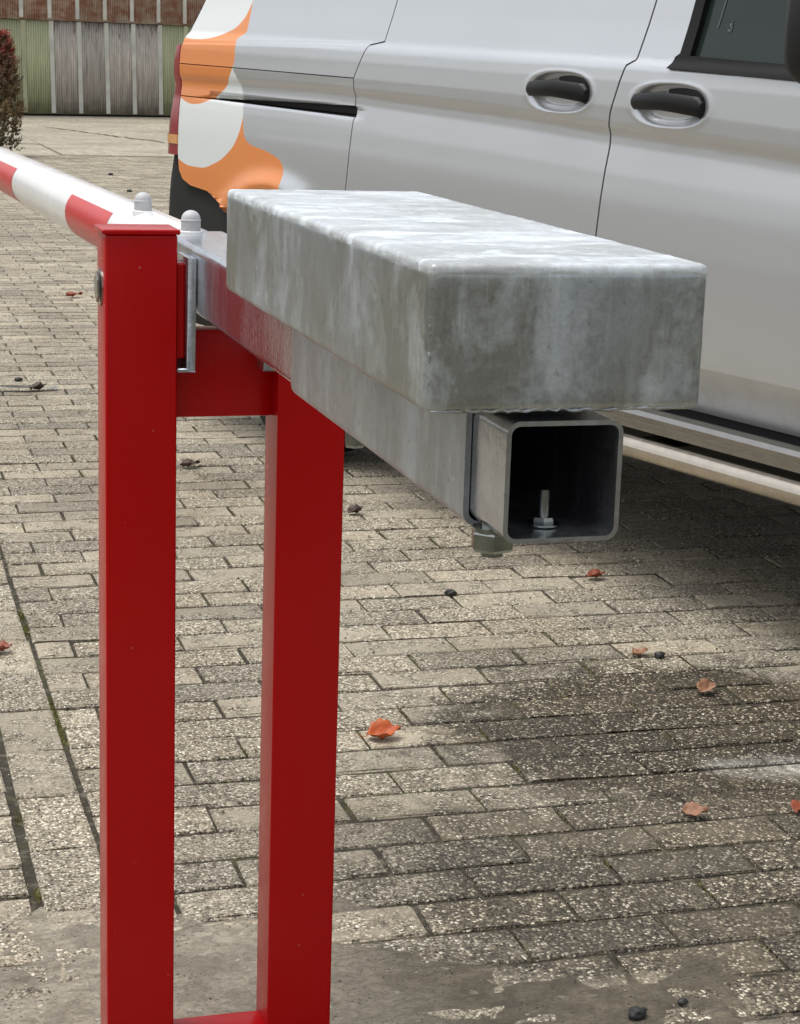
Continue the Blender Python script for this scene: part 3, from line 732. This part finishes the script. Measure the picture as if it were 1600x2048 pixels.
    part('door_rail', bm, M['blackpl'], root)
    # --- lower sill, step tube, dark shell
    bm = bmesh.new(); pr = [(-.030, .438), (-.012, .4385), (.004, .434), (.010, .424), (.006, .412), (-.004, .408), (-.010, .396), (-.010, .386), (-.05, .380)]
    V_ = [[bm.verts.new((s, -o, z)) for o, z in pr] for s in np.linspace(1.23, 3.53, 24)]
    for A, B in zip(V_, V_[1:]):
        for k in range(len(pr)-1): bm.faces.new((A[k], B[k], B[k+1], A[k+1]))
    part('sill', bm, M['sillm'], root)
    bm = bmesh.new(); P = [(1.28, .10), (1.33, .03), (1.40, .004)]+[(s, 0.) for s in np.linspace(1.5, 3.35, 14)]+[(3.44, .004), (3.50, .03), (3.55, .10)]
    rings = []
    for i, (s, y) in enumerate(P):
        d = Vector((P[min(i+1, len(P)-1)][0]-P[max(i-1, 0)][0], P[min(i+1, len(P)-1)][1]-P[max(i-1, 0)][1])).normalized(); nn = Vector((-d.y, d.x))
        rings.append([bm.verts.new((s+nn.x*.026*math.cos(a), y+nn.y*.026*math.cos(a), .347+.026*math.sin(a))) for a in [2*math.pi*k/20 for k in range(20)]])
    for A, B in zip(rings, rings[1:]):
        for k in range(20): bm.faces.new((A[k], A[(k+1) % 20], B[(k+1) % 20], B[k]))
    bm.faces.new(rings[0]); bm.faces.new(rings[-1][::-1])
    st = part('step_tube', bm, M['chrome'], root)
    for s in (1.75, 2.4, 3.1):
        bm = bmesh.new(); box(bm, s-.02, s+.02, .02, .30, .335, .36, .003, 1); part('bracket', bm, M['blackpl'], st)
    bm = bmesh.new(); box(bm, .14, 4.55, .165, 1.76, .30, 1.0); box(bm, .2, 3.5, .22, 1.70, .9, 1.70); part('inner_shell', bm, M['dark'], root)
    bm = bmesh.new(); box(bm, 1.26, 3.46, .065, .5, .395, 1.10); part('inner_shell', bm, M['dark'], root)
    bm = bmesh.new(); box(bm, .12, .50, .125, .4, .80, 1.66); box(bm, .25, 1.32, .075, .4, .86, 1.24); part('inner_shell', bm, M['dark'], root)
    # --- rear bumper, lamp, rear doors
    bm = bmesh.new(); n = 14; V_ = []
    for i in range(n+1):
        t = i/n; z = .34+.53*t
        row = [(.47-.02*max(0, .8-t), 0)] ; row = []
        for k in range(17):
            u = k/16
            if u < .55: s = .50-(.50-.03)*u/.55; y = 0.
            else:
                a_ = (u-.55)/.45*math.pi/2; s = .03-.085*math.sin(a_); y = .055*(1-math.cos(a_))+.25*max(0, (u-.9)/.1)
            row.append((s, y+.016-.020*math.sin(math.pi*min(1, t*1.05))**.5))
        V_.append([bm.verts.new((s, y, z)) for s, y in row])
    top = lambda s: .763 if s > .40 else np.interp(s, [-.06, .06, .085, .11, .168, .40], [.872, .868, .83, .80, .783, .765])
    for i, row in enumerate(V_):
        for v in row: v.co.z = .34+(float(top(v.co.x))-.004-.34)*i/n
    for A, B in zip(V_, V_[1:]):
        for k in range(16): bm.faces.new((A[k], A[k+1], B[k+1], B[k]))
    part('rear_bumper', bm, M['bumper'], root)
    bm = bmesh.new(); box(bm, -.055, .2, .34, 1.60, .36, .86, .02); part('rear_bumper', bm, M['bumper'], root)
    # lamp: wraps the corner between quarter panel and tailgate
    def lamp(z0, z1, mat, name, par, grow=0.):
        bm = bmesh.new(); V_ = []
        for z in np.linspace(z0, z1, 9):
            lead = float(np.interp(z, [.87, 1.10, 1.215], [.063, .064, .076])); back = float(np.interp(z, [.86, .93, 1.0, 1.08, 1.16, 1.215], [-.047, -.044, -.034, -.016, -.002, .022]))
            y0 = float(-out(lead, z)); L = lead-back; row = []
            for s_, y_ in ((lead, y0+.006), (lead-.004, y0), (lead-.25*L, y0+.001), (lead-.5*L, y0+.0025), (lead-.7*L, y0+.005), (back+.020, y0+.009), (back+.012, y0+.013), (back+.006, y0+.019), (back+.002, y0+.028), (back, y0+.045), (back+.002, y0+.08), (back+.006, y0+.12), (back+.012, y0+.17)):
                row.append(bm.verts.new((s_-grow*(y_-y0 > .008), y_-grow, z)))
            V_.append(row)
        for A, B in zip(V_, V_[1:]):
            for k in range(12): bm.faces.new((A[k], A[k+1], B[k+1], B[k]))
        return part(name, bm, mat, par)
    tl = lamp(.87, 1.215, M['lamp'], 'tail_lamp', root)
    lamp(.905, .934, M['amber'], 'indicator_lens', tl, .0025)
    bm = bmesh.new(); box(bm, .03, .10, .15, 1.78, .86, 1.75, .02); part('tailgate', bm, M['van_plain'], root)
    bm = bmesh.new(); V_ = []
    for z in np.linspace(1.21, 1.76, 12):
        s0 = float(np.interp(z, [1.21, 1.26, 1.351, 1.78], [.079, .114, .169, .30]))
        V_.append([bm.verts.new((s0-.004-.10*math.sin(a_), float(-out(s0, z))+.012+.10*(1-math.cos(a_)), z)) for a_ in np.linspace(0, math.pi/2, 9)])
    for A, B in zip(V_, V_[1:]):
        for k in range(8): bm.faces.new((A[k], A[k+1], B[k+1], B[k]))
    part('tailgate_frame', bm, M['bumper'], root)
    # --- roof, far side, front
    bm = bmesh.new(); V_ = []
    for s in np.linspace(.28, 3.45, 20):
        V_.append([bm.verts.new((s, y, 1.775+.13*(1-((y-.96)/.80)**4))) for y in np.linspace(.16, 1.76, 17)])
    for A, B in zip(V_, V_[1:]):
        for k in range(16): bm.faces.new((A[k], A[k+1], B[k+1], B[k]))
    part('roof', bm, M['van_plain'], root)
    bm = bmesh.new(); V_ = []
    for s in np.linspace(.1, 4.7, 30):
        V_.append([bm.verts.new((s, 1.925+float(out(max(s, .13), z)), z)) for z in np.linspace(.44, 1.78 if s < 3.4 else max(.95, 1.78-.62*(s-3.4)), 24)])
    for A, B in zip(V_, V_[1:]):
        for k in range(23): bm.faces.new((A[k], A[k+1], B[k+1], B[k]))
    part('far_side', bm, M['van_plain'], root)
    def prism(name, pts, y0, y1, mat):
        bm = bmesh.new(); A = [bm.verts.new((s, y0 if y0 else float(-out(s, z))+.004, z)) for s, z in pts]; B = [bm.verts.new((s, y1 if y1 else 1.92+float(out(s, z)), z)) for s, z in pts]
        for i in range(len(pts)-1): bm.faces.new((A[i], A[i+1], B[i+1], B[i]))
        return part(name, bm, mat, root)
    prism('windscreen', [(3.42, 1.83), (3.66, 1.68), (3.88, 1.53), (4.10, 1.33), (4.32, 1.12)], 0, 0, M['glass'])
    prism('bonnet', [(4.28, 1.125), (4.45, 1.075), (4.62, 1.025), (4.74, .96), (4.83, .88)], 0, 0, M['van_plain'])
    prism('front_bumper', [(4.83, .88), (4.93, .70), (4.95, .50), (4.88, .28)], .19, 1.73, M['bumper'])
    for y in (.28, 1.40):
        bm = bmesh.new(); box(bm, 4.74, 4.90, y, y+.26, .70, .86, .03); part('headlight', bm, M['glass'], root)
    # --- mirror
    bm = bmesh.new(); bmesh.ops.create_uvsphere(bm, u_segments=20, v_segments=14, radius=1)
    for v in bm.verts:
        c = v.co; v.co = Vector((3.140+.080*math.copysign(abs(c.x)**.6, c.x), -.165+.10*math.copysign(abs(c.y)**.55, c.y), 1.270+.110*math.copysign(abs(c.z)**.55, c.z)))
    mi = part('wing_mirror', bm, M['blackpl'], root)
    bm = bmesh.new(); box(bm, 3.08, 3.15, -.10, .04, 1.165, 1.20, .008); part('mirror_arm', bm, M['blackpl'], mi)
    # --- wheels
    def wheel(s, y, sgn):
        bm = bmesh.new(); lathe(bm, (s, y, WC[1]-.012), (0, sgn, 0), [(.21, .0), (.29, -.005), (.325, .02), (.333, .06), (.333, .15), (.325, .19), (.29, .215), (.21, .21), (.205, .17)], 48, caps=False)
        w = part('wheel', bm, M['rubber'], root)
        bm = bmesh.new(); lathe(bm, (s, y, WC[1]-.012), (0, sgn, 0), [(.0, .18), (.05, .185), (.06, .16), (.20, .17), (.215, .205), (.215, .02), (.2, .0)], 40)
        for k in range(5):
            a_ = 2*math.pi*k/5; c_, s_ = math.cos(a_), math.sin(a_)
            b2 = bmesh.new(); box(b2, .04, .205, -.03, .03, .0, .03, .006, 1)
            for v in b2.verts: x_, y_, z_ = v.co; v.co = Vector((s+x_*c_-y_*s_, y+sgn*(.165+z_), WC[1]-.012+x_*s_+y_*c_))
            me = bpy.data.meshes.new('tmp'); b2.to_mesh(me); b2.free(); bm.from_mesh(me); bpy.data.meshes.remove(me)
        part('rim', bm, M['rim'], w)
    for s in (WC[0], 3.98): wheel(s, .27, -1); wheel(s, 1.65, 1)
van()

# ================================================================== BARRIER STAND
PWX, PDY, S2, HP = .0784, .065, .1918, 1.0
def stand():
    off = (.135, .033, 0)
    root = empty('barrier_stand', off, 0, label='red steel barrier stand of two square posts joined by a crossbar', category='barrier stand')
    P = lambda n, b, m=M['red'], par=root, **k: part(n, b, m, par, off if par is root else None, **k)
    for x0 in (0, S2):
        bm = bmesh.new(); box(bm, x0, x0+PWX, 0, PDY, .002, HP-.003 if x0 == 0 else .90, .0035, 3)
        for v in bm.verts: v.co += Vector((float(rng.normal(0, .00012)), float(rng.normal(0, .00012)), 0))
        p_ = P('post', bm, label='left red post with a welded cap' if x0 == 0 else None) if x0 == 0 else P('post', bm)
        if x0 == 0:
            bm = bmesh.new(); box(bm, x0-.0035, x0+PWX+.0025, -.003, PDY+.003, HP-.003, HP+.0025, .0022, 3)
            part('cap', bm, M['red'], p_)
    bm = bmesh.new(); box(bm, PWX-.001, S2+.001, .030, .062, .7912, .890, .003, 2); P('crossbar', bm)
    bm = bmesh.new(); box(bm, PWX-.001, S2+.001, .006, .052, -.01, .046, .003, 2); P('base_bar', bm)
    # pivot lugs on the inner post faces, pivot axle and nut
    bm = bmesh.new(); box(bm, PWX-.001, PWX+.0095, .006, .058, .861, .966, .002, 1); P('pivot_lug', bm)
    bm = bmesh.new(); box(bm, S2-.0095, S2+.001, .006, .058, .861, .895, .002, 1); P('pivot_lug', bm)
    bm = bmesh.new(); cyl(bm, (.0, .036, .937), (S2+.01, .036, .937), .009, None, 20); P('pivot_axle', bm, M['bolt'])
    bm = bmesh.new(); lathe(bm, (.0005, .036, .937), (-1, 0, 0), [(.0205, 0), (.0205, .0022)], 28); P('washer', bm, M['bolt'])
    bm = bmesh.new(); lathe(bm, (-.0025, .036, .937), (-1, 0, 0), [(.0165, 0), (.017, .0008), (.017, .0022), (.0150, .0030), (0, .0030)], 6, .3); P('pivot_nut', bm, M['bolt'], smooth=False)
stand()

# ================================================================== BARRIER BOOM
def boom():
    off = (.1358, .036, .937)
    root = empty('barrier_boom', off, 0, label='red and white boom arm with galvanised counterweight resting between the red posts', category='barrier boom')
    P = lambda n, b, m, par=root, **k: part(n, b, m, par, off if par is root else None, **k)
    t0, t1, z0, z1 = .0989, .1727, .9086, .9828
    # beam: hollow section from the open front end to behind the posts
    bm = bmesh.new(); hollow_tube(bm, t0, t1, z0, z1, -1.0300, .205, .0085, .0030); beam = P('beam', bm, M['zinc_bright'], label='hollow galvanised square beam, open at its front end')
    bm = bmesh.new(); box(bm, t0+.004, t1-.004, .19, .203, z0+.004, z1-.004); P('end_plate', bm, M['zinc'])
    bm = bmesh.new(); hollow_tube(bm, t0-.0043, t1+.0043, z0-.0045, z1+.0045, -.9660, -.4830, .010, .0038); sl = P('sleeve', bm, M['zinc'])
    # counterweight: cast / welded box with lumpy edges
    bm = bmesh.new(); X0, X1, Y0, Y1, Z0, Z1 = .0475, .2214, -1.0316, -.4261, .9878, 1.0735
    box(bm, X0, X1, Y0, Y1, Z0, Z1, .0075, 4)
    for ax, lo, hi, n in ((0, X0, X1, 22), (1, Y0, Y1, 70), (2, Z0, Z1, 14)):
        for i in range(1, n):
            no = [0, 0, 0]; no[ax] = 1; c = [0, 0, 0]; c[ax] = lo+(hi-lo)*i/n
            bmesh.ops.bisect_plane(bm, geom=bm.verts[:]+bm.edges[:]+bm.faces[:], plane_co=c, plane_no=no)
    co = np.array([v.co[:] for v in bm.verts])
    dx = np.minimum(co[:, 0]-X0, X1-co[:, 0]); dy = np.minimum(co[:, 1]-Y0, Y1-co[:, 1]); dz = np.minimum(co[:, 2]-Z0, Z1-co[:, 2])
    dd = np.sort(np.stack([dx, dy, dz], 1), 1)[:, 1]            # distance to the nearest edge line
    edge = np.exp(-(dd/.009)**2)
    n1 = fbm(co[:, 0]*60+co[:, 2]*37, co[:, 1]*60+co[:, 2]*51, 3, 4)-.5; n2 = fbm(co[:, 1]*190+co[:, 0]*150+7, co[:, 2]*190-co[:, 0]*90, 8, 3)-.5
    for v, a, b, e in zip(bm.verts, n1, n2, edge):
        v.normal_update(); v.co += v.normal*float(a*.0005+e*b*.0009)
    cw = P('counterweight', bm, M['weight'], angle=50, label='heavy galvanised counterweight block with rough welded edges')
    bm = bmesh.new(); box(bm, X0+.0003, X1-.0003, Y0+.0003, Y1-.0003, Z1-.0085, Z1+.0020, .0050, 4)  # added slab in paler zinc, so the top of the weight looks sky-lit
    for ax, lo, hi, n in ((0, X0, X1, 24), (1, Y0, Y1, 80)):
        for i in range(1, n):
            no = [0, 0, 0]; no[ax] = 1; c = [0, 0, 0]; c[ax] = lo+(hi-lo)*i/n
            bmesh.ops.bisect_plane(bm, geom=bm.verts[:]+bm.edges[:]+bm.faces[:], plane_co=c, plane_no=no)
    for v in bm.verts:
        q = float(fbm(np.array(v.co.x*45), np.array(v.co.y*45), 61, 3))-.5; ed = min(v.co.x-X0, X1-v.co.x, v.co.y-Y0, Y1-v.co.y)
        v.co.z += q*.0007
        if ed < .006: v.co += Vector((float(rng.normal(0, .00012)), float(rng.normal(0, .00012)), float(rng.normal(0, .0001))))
    part('lit_top_slab', bm, M['lit_top'], cw, angle=50)
    def bead(path, r, name='weld_seam'):
        bm = bmesh.new(); rings = []; n = len(path)
        for i, p in enumerate(path):
            d = (Vector(path[min(i+1, n-1)])-Vector(path[max(i-1, 0)])).normalized(); a = d.orthogonal().normalized(); b = d.cross(a)
            rr = r*(.30+.9*float(fbm(np.array(i*.37), np.array(r*9e3), 12, 3)))*(.4 if i in (0, n-1) else 1)
            rings.append([bm.verts.new(Vector(p)+(a*math.cos(t)+b*math.sin(t))*rr) for t in [2*math.pi*k/8 for k in range(8)]])
        for A, B in zip(rings, rings[1:]):
            for k in range(8): bm.faces.new((A[k], A[(k+1) % 8], B[(k+1) % 8], B[k]))
        bm.faces.new(rings[0][::-1]); bm.faces.new(rings[-1])
        o = part(name, bm, M['weight'], cw, angle=80); return o
    jit = lambda a: float(rng.normal(0, a))
    bead([(X0+.0022+.0022*(float(fbm(np.array(z*260.), np.array(1.5), 5, 3))-.5), Y0+.0022+.0018*(float(fbm(np.array(z*230.), np.array(7.5), 6, 3))-.5), z) for z in np.linspace(Z0+.003, Z1-.010, 70)], .0011)
    bead([(x, Y0+.0018+jit(.0005), Z0+.0018+jit(.0005)) for x in np.linspace(X0+.004, X1-.006, 60)], .0014)
    bead([(X0+.0018+jit(.0004), Y1-.0018+jit(.0004), z) for z in np.linspace(Z0+.005, Z1-.006, 34)], .0012)
    # bolts
    def hexbolt(c, name, r=.0145, h=.011, down=True, shaft=0.):
        bm = bmesh.new(); s = -1 if down else 1
        lathe(bm, c, (0, 0, s), [(r*.96, 0), (r, .0012), (r, h-.002), (r*.88, h), (0, h)], 6, .5)
        o = P(name, bm, M['bolt'], smooth=False)
        return o
    b1 = hexbolt((.1085, -.984, .9060), 'clamp_bolt', .0142, .0125)
    bm = bmesh.new(); cyl(bm, (.1085, -.984, .914), (.1085, -.984, .890), .0070, None, 20); part('shank', bm, M['bolt'], b1)
    bm = bmesh.new(); cyl(bm, (.1085, -.984, .9084), (.1085, -.984, .9058), .0125, None, 28); part('washer', bm, M['bolt'], b1)
    hb = hexbolt((.1360, -.9985, .9124), 'lock_nut', .0070, .0048, False)
    bm = bmesh.new(); cyl(bm, (.1360, -.9985, .900), (.1360, -.9985, .9345), .0036, None, 18); part('threaded_rod', bm, M['bolt'], hb)
    for k in range(9):
        bm = bmesh.new(); cyl(bm, (.1360, -.9985, .9185+k*.0016), (.1360, -.9985, .9192+k*.0016), .0039, .0039, 18); part('thread', bm, M['bolt'], hb)
    bm = bmesh.new(); cyl(bm, (.1360, -.9985, .9124), (.1360, -.9985, .9134), .0105, None, 28); part('washer', bm, M['bolt'], hb)
    hexbolt((.1360, -.9985, .9080), 'bolt_head', .0078, .005)
    hexbolt((.1105, -.640, .9038), 'clamp_bolt', .0085, .0135)
    # pivot brackets: zinc angle plates hugging the beam
    for s, x in ((-1, t0), (1, t1)):
        bm = bmesh.new(); xa, xb = (x-.0108, x-.0008) if s < 0 else (x+.0008, x+.0100)
        box(bm, xa, xb, -.004, .062, .8475, z1-.010 if s < 0 else z1-.012, .0014, 2)
        for v in bm.verts: v.co += Vector((float(rng.normal(0, .0003)), float(rng.normal(0, .0006)), 0))
        b_ = P('pivot_bracket', bm, M['zinc_bright'])
        bm = bmesh.new(); xl = (xa-.010, xa+.001) if s < 0 else (xb-.001, xb+.0105)
        box(bm, xl[0], xl[1], -.004, .050, .8475, .8518, .001, 1); part('flange', bm, M['zinc_bright'], b_)
    # boom tube, yawed a touch to the left, with red tape patches
    a_, b_ = -.0365, -.0019; D = Vector((a_, 1, b_)).normalized(); A0 = Vector((.1358, 0, .9475)); Rb = .0411
    U = Vector((0, 0, 1)); U = (U-D*U.dot(D)).normalized(); Lf = D.cross(U)*-1
    if Lf.x > 0: Lf = -Lf
    Y0b, Y1b = .20, 4.6
    pt = lambda y, ang, r: A0+D*(y/D.y)+(Lf*math.cos(ang)+U*math.sin(ang))*r
    bm = bmesh.new(); rings = []
    for y in (Y0b, Y0b+.004, 1.5, 3, Y1b): rings.append([bm.verts.new(pt(y, 2*math.pi*k/64, Rb)) for k in range(64)])
    for A, B in zip(rings, rings[1:]):
        for k in range(64): bm.faces.new((A[k], A[(k+1) % 64], B[(k+1) % 64], B[k]))
    bm.faces.new(rings[0][::-1]); bm.faces.new(rings[-1])
    tb = P('boom_tube', bm, M['white'], label='round white boom tube')
    for y0 in (.56, 1.57, 2.58, 3.59):
        bm = bmesh.new(); rows = []
        for y in np.linspace(y0, y0+.36, 4): rows.append([bm.verts.new(pt(float(y), R(-118+161*k/28), Rb+.0004)) for k in range(29)])
        for A, B in zip(rows, rows[1:]):
            for k in range(28): bm.faces.new((A[k], A[k+1], B[k+1], B[k]))
        part('red_stripe', bm, M['tape'], tb)
    # white bolt pads and grey domed caps on top of the boom
    for px, py in (((380, 458)), ((283, 417))):
        cam = SC.camera.matrix_world; d = (cam.to_3x3() @ Vector(((px-800)/3885.163, -(py-1024)/3885.163, -1.))).normalized(); o = cam.translation
        t = (.9475+Rb+.0015-o.z)/d.z; c = o+d*t
        yy = c.y; zt = .9475+Rb*.97
        c = A0+D*yy+Lf*.0115+U*(Rb-.0026)
        bm = bmesh.new(); lathe(bm, c, U, [(.0135, -.006), (.0135, .0018), (.0122, .0028)], 28); pad = P('bolt_pad', bm, M['white'])
        rr = .0113
        bm = bmesh.new(); lathe(bm, c+U*.003, U, [(rr, 0), (rr, .0105), (rr*1.04, .0108), (rr*1.04, .0122), (rr*.98, .0128)]+[(rr*.98*math.cos(R(a)), .0128+rr*.92*math.sin(R(a))) for a in (15, 30, 45, 60, 75)]+[(0, .0128+rr*.92)], 28)
        part('bolt_cap', bm, M['cap'], pad)
boom()

# ================================================================== LEAVES, STONES, SCRAPS
def leafmat(name, a, b):
    g = NT(name); p = g.obj(); n = g.noise(p, 70, 4, .6)
    return g.set(Base_Color=g.mix(n, a, b), Roughness=.55)
ML = [leafmat('orange_leaf', (.34, .04, .006), (.56, .14, .025)), leafmat('russet_leaf', (.16, .028, .012), (.34, .085, .035)), leafmat('tan_leaf', (.15, .055, .022), (.40, .22, .125)), leafmat('dark_leaf', (.03, .02, .015), (.10, .06, .04))]
def leaf(loc, size, rz, mat, label, curl=.5, lift=.004, tilt=0.):
    bm = bmesh.new(); n, m = 12, 6; V_ = []
    ph = random.random()*6
    for i in range(n+1):
        t = i/n; w = .36*math.sin(math.pi*min(1, t**.8*1.0))**.8*(1+.12*math.sin(t*26+ph)); row = []
        for k in range(-m//2, m//2+1):
            q = k/(m/2); x = (t-.5); y = w*q
            z = curl*(q*q*w*.9)*(.5+t)+curl*.5*(t-.5)**2*(1.9 if t > .5 else .6)+.06*math.sin(t*8+q*2.4+ph)+.03*math.sin(t*17-q*5+ph)
            row.append(bm.verts.new((x*size, y*size, z*size)))
        V_.append(row)
    for A, B in zip(V_, V_[1:]):
        for k in range(m):
            try: bm.faces.new((A[k], A[k+1], B[k+1], B[k]))
            except ValueError: pass
    cyl(bm, (-.5*size, 0, .0), (-.72*size, .05*size, .03*size), .012*size, .008*size, 6)
    bmesh.ops.remove_doubles(bm, verts=bm.verts, dist=1e-5)
    zm = min(v.co.z for v in bm.verts)
    for v in bm.verts: v.co.z -= zm
    me = finish(bm, True, 60); o = link('fallen_leaf', me, mat, None, label=label, category='leaf', group='fallen leaves on the bricks')
    md = o.modifiers.new('thickness', 'SOLIDIFY'); md.thickness = .0007
    o.location = (loc[0], loc[1], lift); o.rotation_euler = (tilt, 0, rz)
    return o
leaf((.640, 1.09), .064, .05, ML[0], 'bright orange curled leaf just right of the right red post', .9, .003, .25)
leaf((1.437, 2.07), .048, .1, ML[1], 'russet leaf on the bricks below the open end of the beam', .7)
leaf((1.300, 1.474), .040, .3, ML[2], 'small tan leaf lying beside a black stone', .5)
leaf((1.333, 1.225), .048, .5, ML[2], 'pale pinkish tan leaf on the damp dark bricks', .8, .003, .3)
leaf((1.042, .634), .044, -.3, ML[2], 'tan and orange leaf nearest the wet cement, right of the posts', .7, .003, .3)
leaf((1.226, .615), .046, .8, ML[1], 'russet leaf cut off by the right edge of the photo', .6)
leaf((.015, 1.724), .050, .2, ML[1], 'dark red leaf at the left edge of the photo', .6)
leaf((.848, 7.55), .085, .2, ML[1], 'faded red leaf far off, left of the left post under the boom', .5, .004)
leaf((1.036, 2.80), .050, .4, ML[3], 'blackened leaf scrap close against the right post', .9)
leaf((.706, 3.46), .060, .1, ML[3], 'dark leaf scrap seen in the gap between the two posts', .7)
leaf((.40, 4.83), .06, .3, ML[3], 'black crumpled leaf beside the pale shard at the far left', 1.)
mst = simple('black_stone', (.018, .019, .018), .55, 0., .4, 90, bump=.4)
mst2 = simple('grey_stone', (.13, .12, .10), .8, 0., .3, 90, bump=.4)
def stone(x, y, r, mat, label):
    bm = bmesh.new(); bmesh.ops.create_icosphere(bm, subdivisions=3, radius=1.); sd_ = rng.normal(0, 1, 3)
    for v in bm.verts:
        c = v.co.copy(); k = 1+.35*(float(fbm(np.array(c.x*1.7+sd_[0]+5), np.array(c.y*1.7+c.z*1.3+sd_[1]+5), 4, 3))-.5)*2
        v.co = Vector((c.x*k*r*1.15, c.y*k*r*.9, max(c.z*k, -.55)*r*.72+r*.36))
    o = link('stone', finish(bm, True, 50), mat, None, label=label, category='stone', group='loose stones on the ground'); o.location = (x, y, .002); return o
stone(.6803, .012, .0115, mst, 'largest black stone, at the bottom edge right of the posts')
stone(.7521, .032, .0062, mst, 'second black stone, right of the largest one at the bottom')
stone(1.335, 1.455, .0115, mst, 'black stone touching a small tan leaf')
stone(1.049, 1.99, .012, mst, 'flat dark stone under the sleeve, left of the russet leaf')
stone(.35, 5.05, .014, mst, 'black lump behind the pale shard at the far left')
bm = bmesh.new(); V0 = []
for t in np.linspace(0, 1, 9):
    for q in (-1, 1): V0.append(bm.verts.new((.34*(t-.5), q*(.022+.008*math.sin(t*11)), .012+.010*math.sin(t*5+q))))
for i in range(8): bm.faces.new((V0[2*i], V0[2*i+2], V0[2*i+3], V0[2*i+1]))
bmesh.ops.solidify(bm, geom=bm.faces[:], thickness=.006)
o = link('plastic_shard', finish(bm), simple('pale_plastic', (.42, .43, .44), .35), None, label='pale grey flat shard on the bricks at the left edge', category='shard'); o.location = (.30, 4.83, .004); o.rotation_euler = (0, 0, .05)
CLOD = ('dark clod left of the boom, just above the faded red leaf', 'dark clod under the white length of the boom', 'dark clod left of the left post, halfway down its upper half', 'dark clod right of the boom, nearest the rear bumper',
        'dark clod between boom and van, second from the slab joint', 'dark clod close to the tail lamp of the van', 'dark clod nearest the concrete slab joint', 'dark clod left of the posts below the pale shard', 'dark clod just above the middle of the boom')
for k in (1, 3, 4, 6, 8):
    x, y = ((.95, 8.4), (1.30, 9.6), (.62, 6.2), (1.75, 13.2), (2.2, 15.0), (2.6, 16.1), (2.35, 17.3), (.30, 4.1), (1.9, 11.1))[k]
    stone(x, y, .007+.0009*y, mst, CLOD[k])
